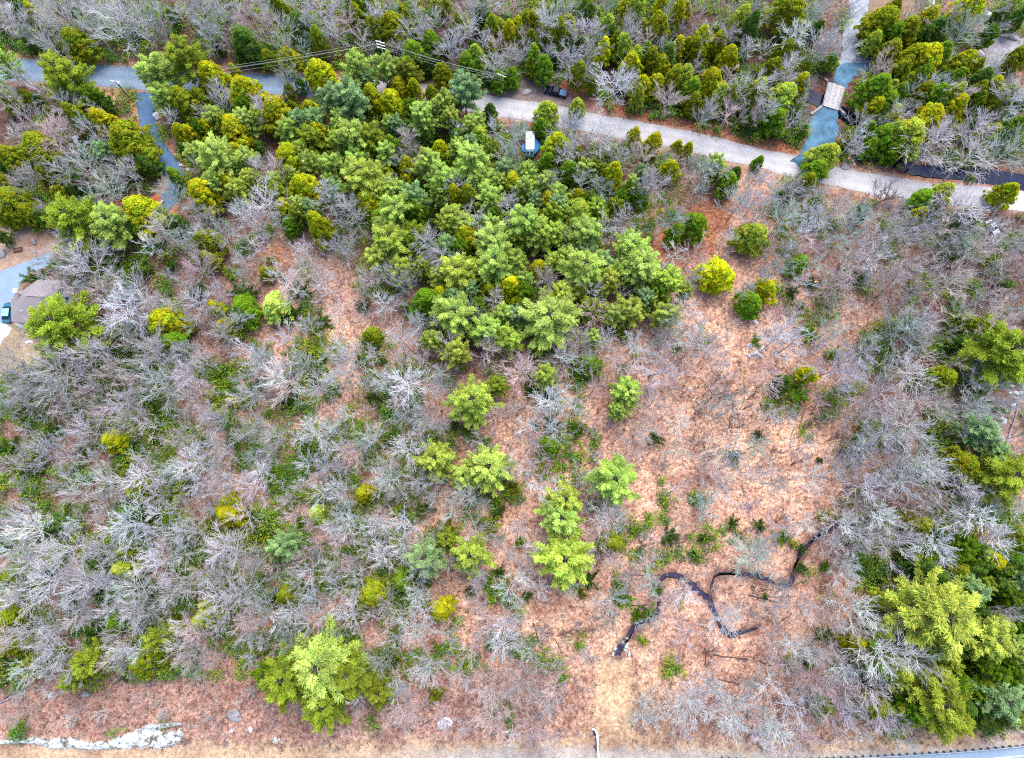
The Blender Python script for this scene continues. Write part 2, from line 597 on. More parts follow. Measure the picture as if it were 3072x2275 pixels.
PAD_NE = [tp(3, x, y) for x, y in [(1960, 180), (2080, 210), (2226, 260), (2200, 330), (2110, 380), (2050, 470), (1980, 470), (1950, 380), (1990, 300)]]
BARE_NE = [tp(3, x, y) for x, y in [(1200, -60), (1560, -60), (1540, 60), (1470, 170), (1280, 120), (1200, 60)]]
PATH = [tp(8, x, y) for x, y in [(1690, 1000), (1860, 1040), (1900, 1200), (1880, 1600), (1660, 1600), (1680, 1350), (1670, 1150)]]
LAWN = [(-60, 690), (80, 700), (250, 690), (260, 760), (130, 790), (60, 830), (-60, 850)]
LAWN2 = [(-60, 950), (60, 985), (150, 1010), (190, 1060), (110, 1110), (-60, 1130)]
BOTTOM_EDGE = [(-200, 2262), (0, 2264), (500, 2274), (1000, 2272), (1700, 2258), (1850, 2256), (2100, 2266), (2300, 2276), (2480, 2274), (2690, 2265), (2880, 2253), (3072, 2236), (3300, 2210)]
BROOK_MAIN = [tp(3, 560, 560), tp(3, 760, 600), tp(3, 890, 640), tp(3, 1100, 760), tp(3, 1230, 880), tp(3, 1360, 1010), tp(3, 1480, 1082), tp(3, 1600, 1110), tp(3, 1800, 1112), tp(3, 2000, 1145), tp(3, 2226, 1180), (3200, 570), (3400, 600)]
BROOK_S = [tp(8, 1805, 985), tp(8, 1812, 955), tp(8, 1868, 880), tp(8, 1925, 790), tp(8, 2010, 730), tp(8, 2068, 690), tp(8, 2072, 600), tp(8, 2078, 520), tp(8, 2120, 462), tp(8, 2226, 472), tp(9, 60, 522), tp(9, 150, 590), tp(9, 185, 580), tp(9, 205, 470), tp(9, 300, 448), tp(9, 420, 458), tp(9, 540, 484), tp(9, 640, 525), tp(9, 700, 525), tp(9, 722, 450), tp(9, 745, 380), tp(9, 800, 285), tp(9, 850, 232), tp(9, 945, 165), tp(9, 1010, 120)]
BROOK_B = [tp(9, 180, 585), tp(9, 190, 660), tp(9, 225, 740), tp(9, 260, 810), tp(9, 310, 848), tp(9, 390, 830), tp(9, 490, 800)]

# sheet coordinates: fine where the photograph looks, then growing to the horizon
xs = np.concatenate([-170 - np.cumsum(np.geomspace(6, 900, 16))[::-1], np.arange(-170, 170.1, 1.0), 170 + np.cumsum(np.geomspace(6, 900, 16))])
ys = np.concatenate([-90 - np.cumsum(np.geomspace(6, 900, 16))[::-1], np.arange(-90, 175.1, 1.0), 175 + np.cumsum(np.geomspace(6, 900, 16))])
GX, GY = np.meshgrid(xs, ys)
gx, gy = GX.ravel(), GY.ravel()
nearv = (np.abs(gx) < 400) & (gy > -200) & (gy < 400)
PU, PV = to_px(np.where(nearv, gx, 0), np.where(nearv, gy, 300), 0.0)


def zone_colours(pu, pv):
    """ground colour (RGB) with woodland shade painted in, and how much loose leaf litter lies on it, at photograph pixels"""
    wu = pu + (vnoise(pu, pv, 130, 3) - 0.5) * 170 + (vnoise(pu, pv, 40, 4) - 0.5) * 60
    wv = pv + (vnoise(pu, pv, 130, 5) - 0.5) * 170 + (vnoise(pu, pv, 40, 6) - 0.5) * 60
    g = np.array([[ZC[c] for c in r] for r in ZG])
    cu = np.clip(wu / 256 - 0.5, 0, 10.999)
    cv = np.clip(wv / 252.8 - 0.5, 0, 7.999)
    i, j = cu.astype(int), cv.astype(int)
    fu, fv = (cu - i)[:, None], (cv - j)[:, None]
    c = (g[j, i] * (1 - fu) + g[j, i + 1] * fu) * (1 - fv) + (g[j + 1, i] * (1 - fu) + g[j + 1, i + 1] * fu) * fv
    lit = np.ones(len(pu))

    def put(mask, col, l):
        nonlocal c, lit
        m = mask[:, None]
        c = c * (1 - m) + np.array(col) * m
        lit = lit * (1 - mask) + l * mask

    nz = (vnoise(pu, pv, 22, 8) - 0.5) * 26
    # verges
    d = np.minimum(seg_dist(pu, pv, ROAD_A), seg_dist(pu, pv, ROAD_G))
    put(0.85 * (1 - smooth(d + nz, 36, 62)), (0.32, 0.19, 0.135), 0.8)
    put(1 - smooth(d + nz * 0.7, 26, 42), (0.30, 0.25, 0.21), 0.35)
    d = seg_dist(pu, pv, DRIVE_W)
    put(0.9 * (1 - smooth(d + nz, 26, 44)), (0.30, 0.18, 0.13), 0.7)
    for poly, col, l, w in ((PULLOFF, (0.22, 0.175, 0.165), 0.35, 12), (PAD_NE, (0.24, 0.25, 0.275), 0.4, 12), (BARE_NE, (0.20, 0.15, 0.105), 0.3, 14),
                            (PATH, (0.40, 0.31, 0.205), 0.75, 18), (LAWN, (0.28, 0.21, 0.165), 0.4, 16), (LAWN2, (0.26, 0.215, 0.145), 0.4, 16)):
        ins = inside(pu + nz, pv + nz * 0.6, poly)
        dd = seg_dist(pu, pv, poly + poly[:1])
        put(np.where(ins, 1.0, 1 - smooth(dd, 0, w)), col, l)
    # red leaves heaped along the far road and left bank
    d = seg_dist(pu, pv, [tp(2, 1480, 560), tp(2, 1640, 660), tp(2, 1900, 740), tp(2, 2200, 800), tp(3, 400, 900), tp(3, 700, 970)])
    put(0.8 * (1 - smooth(d + nz, 10, 30)), (0.32, 0.145, 0.085), 1)
    # dead brown leaf patches
    for (u, v, ru, rv, col, k) in ((2030, 730, 150, 70, (0.30, 0.14, 0.08), 0.95), (2130, 640, 80, 70, (0.30, 0.145, 0.085), 0.9), (250, 1900, 1, 1, (0.4, 0.2, 0.1), 0), (380, 600, 60, 50, (0.28, 0.15, 0.10), 0.9),
                                   (1200, 2010, 90, 40, (0.26, 0.11, 0.07), 0.8), (330, 310, 90, 40, (0.42, 0.28, 0.20), 0.9), (1010, 1040, 130, 130, (0.54, 0.40, 0.30), 0.8), (2350, 1330, 250, 200, (0.57, 0.415, 0.305), 0.8),
                                   (820, 770, 60, 40, (0.40, 0.22, 0.12), 0.8)):
        q = np.hypot((pu - u) / ru, (pv - v) / rv)
        put(k * (1 - smooth(q + nz / 60, 0.6, 1.15)), col, 1)
    # strip of pale dry grass and shoulder grit beside the low road
    be = np.interp(pu, [p[0] for p in BOTTOM_EDGE], [p[1] for p in BOTTOM_EDGE])
    d = be - pv
    put(0.9 * (1 - smooth(d + nz * 1.6, 30, 62)), (0.36, 0.28, 0.19), 0.55)
    put(0.9 * (1 - smooth(d + nz * 0.8, 6, 24)) * smooth(pu, 900, 1500), (0.28, 0.275, 0.26), 0.35)
    # brook banks: dark wet soil
    d = seg_dist(pu, pv, BROOK_S)
    put(0.75 * (1 - smooth(d + nz * 0.5, 14, 24)), (0.14, 0.085, 0.075), 0.8)
    d = seg_dist(pu, pv, BROOK_B)
    put(0.6 * (1 - smooth(d + nz * 0.5, 12, 22)), (0.17, 0.11, 0.11), 0.8)
    d = seg_dist(pu, pv, BROOK_MAIN)
    put(0.8 * (1 - smooth(d + nz * 0.5, 24, 40)), (0.24, 0.13, 0.09), 0.8)
    return c, lit


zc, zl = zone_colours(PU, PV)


def brook_drop(pu, pv):
    d1 = seg_dist(pu, pv, BROOK_MAIN)
    d2 = np.minimum(seg_dist(pu, pv, BROOK_S), seg_dist(pu, pv, BROOK_B))
    return -1.1 * (1 - smooth(d1, 16, 34)) - 0.5 * (1 - smooth(d2, 7, 16))


gz = np.where(nearv, brook_drop(PU, PV), 0.0)
nxg, nyg = len(xs), len(ys)
ii = (np.arange(nyg - 1)[:, None] * nxg + np.arange(nxg - 1)[None, :])
gq = np.stack([ii, ii + 1, ii + nxg + 1, ii + nxg], -1).reshape(-1, 4)
gme = mesh_from('ground', np.stack([gx, gy, gz], 1), gq, None, True)
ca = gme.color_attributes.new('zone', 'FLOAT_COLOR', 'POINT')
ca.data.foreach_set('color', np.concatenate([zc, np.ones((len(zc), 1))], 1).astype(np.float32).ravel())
fa = gme.attributes.new('litter', 'FLOAT', 'POINT')
fa.data.foreach_set('value', zl.astype(np.float32))
tag(link('ground', gme, M_GROUND), kind='structure')


# ------------------------------------------------------------------ roads, drives and water
def resample(pts, step):
    out = []
    P = [Vector((p[0], p[1], 0)) for p in pts]
    n = len(P)
    for i in range(n - 1):
        p0, p1, p2, p3 = P[max(i - 1, 0)], P[i], P[i + 1], P[min(i + 2, n - 1)]
        k = max(2, int((p2 - p1).length / step))
        for j in range(k):
            t = j / k
            out.append(0.5 * ((2 * p1) + (p2 - p0) * t + (2 * p0 - 5 * p1 + 4 * p2 - p3) * t * t + (3 * p1 - p0 - 3 * p2 + p3) * t ** 3))
    out.append(P[-1])
    return out


def strip(name, px_pts, width, mat, z, seed=1, ragged=0.25, cols=8, kind='structure', zfun=None):
    """a road: ribbon of metres 'width' along a photographed centre line"""
    pts = resample([tuple(ground(u, v, 0).xy) for u, v in px_pts], 1.5)
    r = random.Random(seed)
    v, q, ac = [], [], []
    ph = [r.uniform(0, 9) for _ in range(6)]
    for i, p in enumerate(pts):
        a, b = pts[max(i - 1, 0)], pts[min(i + 1, len(pts) - 1)]
        t = (b - a).normalized()
        n = Vector((-t.y, t.x, 0))
        w = width(i / (len(pts) - 1)) if callable(width) else width
        for k in range(cols + 1):
            f = k / cols
            o = (f - 0.5) * w
            if k in (0, cols):
                s = i * 1.5
                o += (1 if k else -1) * ragged * (math.sin(s * 0.31 + ph[0 + (k > 0)]) * 0.5 + math.sin(s * 0.83 + ph[2 + (k > 0)]) * 0.3 + r.uniform(-0.5, 0.5))
            c = p + n * o
            v.append((c.x, c.y, z))
            ac.append(f)
    m = cols + 1
    for i in range(len(pts) - 1):
        for k in range(cols):
            q.append((i * m + k, i * m + k + 1, (i + 1) * m + k + 1, (i + 1) * m + k))
    me = mesh_from(name, np.array(v), np.array(q), None, True)
    at = me.attributes.new('across', 'FLOAT', 'POINT')
    at.data.foreach_set('value', np.array(ac, np.float32))
    o = link(name, me, mat)
    return tag(o, kind=kind)


def patch(name, px_poly, mat, z, seed=1, rough=0.35, step=1.0):
    """a flat patch with a slightly uneven rim"""
    P = [ground(u, v, 0) for u, v in px_poly]
    r = random.Random(seed)
    out = []
    n = len(P)
    for i in range(n):
        a, b = P[i], P[(i + 1) % n]
        k = max(1, int((b - a).length / step))
        d = (b - a).normalized()
        nr = Vector((-d.y, d.x, 0))
        for j in range(k):
            out.append(a.lerp(b, j / k) + nr * r.uniform(-rough, rough))
    tri = tessellate_polygon([out])
    me = bpy.data.meshes.new(name)
    me.from_pydata([(p.x, p.y, z) for p in out], [], [tuple(t) for t in tri])
    bm = bmesh.new()
    bm.from_mesh(me)
    for f in bm.faces:
        if f.normal.z < 0:
            f.normal_flip()
    bm.to_mesh(me)
    bm.free()
    at = me.attributes.new('across', 'FLOAT', 'POINT')
    at.data.foreach_set('value', np.full(len(me.vertices), 0.4, np.float32))
    return tag(link(name, me, mat), kind='structure')


strip('asphalt_road', ROAD_A, lambda t: 6.5 - 0.9 * t, M_ASPHALT, 0.030, 1, 0.12)
strip('gravel_road', ROAD_G, 5.6, M_GRAVEL, 0.045, 2, 0.3)
strip('paved_driveway', DRIVE_W, lambda t: 5.8 - 2.0 * min(1, t * 6) + 0.9 * max(0, t - 0.2), M_BLUE, 0.060, 3, 0.1)
strip('dirt_driveway', DIRT_DRIVE, 4.2, M_DIRT, 0.020, 4, 0.5)
patch('house_driveway', HOUSE_DRIVE, M_ASPHALT, 0.035, 5, 0.15)
patch('bridge_driveway', LOW_DRIVE, M_STONE, 0.060, 6, 0.4)
patch('turning_place', UP_DRIVE_BLUE, M_STONE, 0.055, 7, 0.3)
patch('upper_driveway', UP_DRIVE, M_PALESTONE, 0.040, 8, 0.4)
low = [(u, v + 36) for u, v in BOTTOM_EDGE]
HWY = [(-200, 2282), (0, 2288), (500, 2297), (1000, 2299), (1700, 2292), (2100, 2286), (2480, 2280), (2690, 2271), (2880, 2259), (3072, 2243), (3300, 2218)]
strip('paved_highway', [(u, v + 44) for u, v in HWY], 6.4, M_ASPHALT, 0.030, 9, 0.06)
strip('highway_edge_line', [(u, v + 24) for u, v in HWY], 0.14, M_EDGE, 0.040, 10, 0.0, 1)
strip('river', BROOK_MAIN, lambda t: 3.6 + 2.6 * smooth(np.array(t), 0.45, 0.7), M_WATER, -0.62, 11, 0.5)
strip('brook', BROOK_S, lambda t: (0.62 + 1.2 * max(0, 1 - t * 14) + 0.75 * (math.sin(t * 23) ** 2) - 0.45 * math.sin(t * 61) ** 2) * min(1, (1.02 - t) * 9), M_BROOK, -0.26, 12, 0.75, 6)
strip('side_brook', BROOK_B, lambda t: (0.8 + 0.6 * math.sin(t * 3)) * min(1, (1.02 - t) * 4), M_BROOK, -0.25, 13, 0.3, 6)


# ------------------------------------------------------------------ trees: meshes
def unit(a):
    return a / (np.linalg.norm(a, axis=-1, keepdims=True) + 1e-9)


def hemlock_mesh(seed):
    """dense lumpy crown, unit size: radius 1, height 1 (z is scaled apart from x, y)"""
    r = np.random.default_rng(seed)
    qb, tb = QB(), QB()
    n = 210
    k = np.arange(n)
    t = np.sort(r.random(n) ** 0.85)
    az = k * 2.39996 + r.normal(0, 0.3, n)
    prof = np.clip((1 - t) ** 0.62, 0, 1) * (0.55 + 0.45 * smooth(t, -0.05, 0.18))
    lob = 1 + 0.16 * np.sin(az * 2 + seed) + 0.12 * np.sin(az * 3 + seed * 2.1) + 0.10 * np.sin(az * 5 + t * 9 + seed)
    rad = prof * lob * np.where(r.random(n) < 0.72, r.uniform(0.82, 1.06, n), r.uniform(0.3, 0.75, n)) * 0.92
    c = np.stack([np.cos(az) * rad, np.sin(az) * rad, 0.10 + 0.90 * t], 1)
    lump = r.uniform(0.12, 0.21, n)
    m = 44
    hd = unit(np.stack([np.cos(az), np.sin(az), np.full(n, 0.9)], 1))
    off = r.normal(0, 1, (n, m, 3)) + hd[:, None, :] * 0.9
    off = unit(off) * r.uniform(0.55, 1.0, (n, m, 1)) * lump[:, None, None]
    off[..., 2] *= 0.36
    ctr = (c[:, None, :] + off).reshape(-1, 3)
    nor = unit(unit(off.reshape(-1, 3) * np.array([1, 1, 2.6])) * 0.8 + np.array([0, 0, 0.7]) + r.normal(0, 0.25, (n * m, 3)))
    a = unit(np.cross(nor, r.normal(0, 1, (n * m, 3))))
    b = np.cross(nor, a)
    s = r.uniform(0.026, 0.050, (n * m, 1))
    sq = np.array([1, 1, 0.36])
    lt = np.repeat(r.uniform(0.72, 1.28, n), m) * r.uniform(0.75, 1.25, n * m)
    warm = np.repeat(r.normal(0, 0.13, n), m)
    tint = np.stack([lt * (1 + warm), lt, lt * (1 - warm * 0.5)], 1)
    qb.leaves(ctr, a * s * sq, b * s * 0.8 * sq, np.clip(tint, 0.2, 2))
    tb.tube([(0, 0, -0.03), (0.01, 0, 0.3), (0, 0.01, 0.6), (0, 0, 0.93)], [0.055, 0.045, 0.03, 0.008], 6)
    return qb.mesh('hemlock_crown_mesh'), tb.mesh('hemlock_trunk_mesh')


def shrub_mesh(seed):
    """ragged young evergreen: a few uneven leaders with sparse sprays; radius 1, height 1"""
    r = np.random.default_rng(seed)
    qb, tb = QB(), QB()
    tb.tube([(0, 0, -0.03), (0, 0, 0.4), (0.05, 0.02, 0.8)], [0.05, 0.03, 0.01], 5)
    for k in range(int(r.integers(15, 22))):
        az = r.uniform(0, 6.28)
        L = r.uniform(0.35, 1.25)
        z0 = r.uniform(0.08, 0.65)
        d = np.array([math.cos(az) * L, math.sin(az) * L, r.uniform(0.0, 0.35)])
        tb.tube(np.array([[0, 0, z0], [d[0] * 0.5, d[1] * 0.5, z0 + d[2] * 0.6], [d[0], d[1], z0 + d[2]]]), [0.022, 0.014, 0.006], 3)
        m = int(70 * L) + 12
        f = r.uniform(0.2, 1.05, m)
        c = np.array([0, 0, z0]) + f[:, None] * d + r.normal(0, 0.085, (m, 3)) * np.array([1, 1, 0.7])
        nor = unit(r.normal(0, 0.55, (m, 3)) + np.array([0, 0, 0.9]))
        a = unit(np.cross(nor, r.normal(0, 1, (m, 3))))
        b = np.cross(nor, a)
        s = r.uniform(0.045, 0.095, (m, 1))
        g = r.uniform(0.6, 1.35) * r.uniform(0.75, 1.25, m)
        qb.leaves(c, a * s, b * s * 0.5, np.stack([g, g, g], 1))
    return qb.mesh('shrub_crown_mesh'), tb.mesh('shrub_trunk_mesh')


def pine_mesh(seed):
    """open feathery crown: whorls of long limbs with needle sprays; radius 1, height 1"""
    r = np.random.default_rng(seed)
    qb, tb = QB(), QB()
    C, U, Wd, T = [], [], [], []
    nw = 11
    for w in range(nw):
        t = 0.30 + 0.66 * w / (nw - 1)
        nb = int(r.integers(5, 8)) if w < nw - 1 else 4
        a0 = r.uniform(0, 6.28)
        for b in range(nb):
            az = a0 + b * 6.283 / nb + r.normal(0, 0.18)
            f = (t - 0.30) / 0.66
            L = (0.30 + 0.74 * (1 - f) ** 0.75) * r.uniform(0.55, 1.18) * (0.78 if w == 0 else 1)
            el = 0.02 + 0.16 * f + r.normal(0, 0.02)
            d = np.array([math.cos(az), math.sin(az), 0])
            s = np.linspace(0, 1, 5)
            bend = r.normal(0, 0.08)
            side = np.array([-d[1], d[0], 0])
            z = t + L * (el * s + 0.07 * s * s)
            pts = d * (s * L)[:, None] + side * (bend * s * s * L)[:, None]
            pts[:, 2] = z + r.normal(0, 0.006)
            tb.tube(pts, np.linspace(0.013, 0.003, 5), 3)
            nt = int(10 + 17 * L)
            sh = r.uniform(0.72, 1.28)
            for k in range(nt):
                q = 0.22 + 0.80 * (k + r.random()) / nt
                base = np.array([np.interp(q, s, pts[:, i]) for i in range(3)])
                sd = (1 if k % 2 else -1) * r.uniform(0.4, 1.0)
                tw = unit(d * 1.0 + side * sd * (1.15 - 0.5 * q))
                ln = (0.05 + 0.17 * (1 - q) * L + 0.04) * r.uniform(0.7, 1.2)
                for e in np.linspace(0.25, 1, 3):
                    p = base + tw * ln * e
                    m = 5
                    dirs = unit(tw[None] * 0.9 + r.normal(0, 0.42, (m, 3)) * np.array([1, 1, 0.6]) + np.array([0, 0, 0.18]))
                    up = unit(np.cross(dirs, r.normal(0, 0.6, (m, 3)) + np.array([0, 0, 1.0])))
                    hl = r.uniform(0.034, 0.066, (m, 1))
                    C.append(p + dirs * hl * 0.8)
                    U.append(dirs * hl)
                    Wd.append(up * 0.0115)
                    g = sh * r.uniform(0.7, 1.3, m)
                    wm = r.normal(0, 0.09, m)
                    T.append(np.stack([g * (1 + wm), g, g * (1 - wm)], 1))
    C, U, Wd, T = (np.concatenate(x) for x in (C, U, Wd, T))
    C[:, 2] = C[:, 2]
    sq = np.array([1, 1, 0.42])
    qb.leaves(C, U * sq, Wd * sq, np.clip(T, 0.2, 2))
    tb.tube([(0, 0, -0.02), (0.008, 0.0, 0.3), (0, 0.008, 0.6), (0, 0, 0.99)], [0.045, 0.038, 0.024, 0.005], 6)
    return qb.mesh('pine_crown_mesh'), tb.mesh('pine_trunk_mesh')


def bare_mesh(seed, R0=3.6, H=14.0, fork=0.38, limbs=18, sub=6, tw=4, fine=2, low=False, bushy=0.0):
    """leafless tree in metres: trunk, upswept limbs, branches and fine twigs"""
    r = np.random.default_rng(seed)
    qb, tb = QB(), QB()
    lean = r.normal(0, 0.05, 2)
    zz = np.linspace(0, 1, 7)
    tr = np.stack([lean[0] * H * zz ** 1.5 + r.normal(0, 0.10, 7) * zz, lean[1] * H * zz ** 1.5 + r.normal(0, 0.10, 7) * zz, zz * H * 0.86], 1)
    tr[0, 2] = -0.2
    rt = np.linspace(0.17, 0.035, 7) * H / 14
    A, B, RA, RB = [], [], [], []
    sides = 3
    (tb if not low else qb).tube(tr, rt, 5 if not low else 3)
    a0 = r.uniform(0, 6.28)
    for i in range(limbs):
        f = (i + r.random() * 0.7) / limbs
        z = fork + (0.97 - fork) * f
        base = np.array([np.interp(z, zz, tr[:, k]) for k in range(3)])
        az = a0 + i * 2.39996 + r.normal(0, 0.3)
        L = R0 * 1.35 * (1.05 - 0.5 * f) * r.uniform(0.65, 1.2)
        el = R(r.uniform(28, 55) + 18 * f)
        s = np.linspace(0, 1, 5)
        curl = r.normal(0, 0.18)
        aa = az + curl * s
        horiz = np.cumsum(np.stack([np.cos(aa), np.sin(aa)], 1), 0) / 5 * L * math.cos(el)
        horiz -= horiz[0]
        pz = L * math.sin(el) * s * (0.8 + 0.3 * s)
        lp = np.stack([base[0] + horiz[:, 0] * 1.25, base[1] + horiz[:, 1] * 1.25, base[2] + pz], 1)
        lp[1:] += r.normal(0, 0.035 * L / 3, (4, 3))
        qb.tube(lp, np.linspace(0.050, 0.017, 5) * (0.7 + 0.1 * R0), 3)
        for j in range(sub):
            q = 0.22 + 0.78 * (j + r.random()) / sub
            p0 = np.array([np.interp(q, s, lp[:, k]) for k in range(3)])
            dl = unit(lp[-1] - lp[0])
            d = unit(dl + r.normal(0, 0.31, 3) + np.array([0, 0, 0.15]))
            sl = L * 0.56 * (1.1 - 0.6 * q) * r.uniform(0.6, 1.3)
            mid = p0 + d * sl * 0.5 + r.normal(0, 0.07, 3)
            p1 = mid + unit(d + r.normal(0, 0.25, 3) + np.array([0, 0, 0.2])) * sl * 0.5
            A += [p0, mid]; B += [mid, p1]; RA += [0.032, 0.024]; RB += [0.024, 0.016]
            for k in range(tw):
                e = r.random()
                b0 = p0 + (mid - p0) * e * 2 if e < 0.5 else mid + (p1 - mid) * (e - 0.5) * 2
                td = unit(d + r.normal(0, 0.30, 3) + np.array([0, 0, 0.12]))
                tl = sl * 0.72 * r.uniform(0.5, 1.4)
                b1 = b0 + td * tl
                A.append(b0); B.append(b1); RA.append(0.0195); RB.append(0.0125)
                for m in range(fine):
                    c0 = b0 + (b1 - b0) * r.uniform(0.2, 0.9)
                    c1 = c0 + unit(td + r.normal(0, 0.34, 3)) * tl * r.uniform(0.4, 0.9)
                    A.append(c0); B.append(c1); RA.append(0.016); RB.append(0.010)
    qb.twigs(np.array(A), np.array(B), np.array(RA), np.array(RB), sides)
    return qb, tb


HEM = [hemlock_mesh(100 + i) for i in range(6)]
PIN = [pine_mesh(200 + i) for i in range(6)]
SHR = [shrub_mesh(250 + i) for i in range(6)]
BARE = []
for i in range(8):
    shape = [(3.4, 14, .36), (3.9, 13, .30), (2.8, 15, .45), (3.2, 12, .30), (4.2, 14, .34), (2.6, 13, .5), (3.6, 15, .4), (3.0, 12, .25)][i]
    q_, t_ = bare_mesh(300 + i, *shape)
    BARE.append((q_.mesh('bare_crown_mesh'), t_.mesh('bare_trunk_mesh'), shape))
for me, mt in [(h[0], M_NEEDLE) for h in HEM] + [(h[1], M_BARK) for h in HEM] + [(h[0], M_PINE) for h in PIN] + [(h[1], M_BARK) for h in PIN + SHR] + [(h[0], M_NEEDLE) for h in SHR] + [(b[0], M_TWIG) for b in BARE] + [(b[1], M_BARK) for b in BARE]:
    me.materials.append(mt)

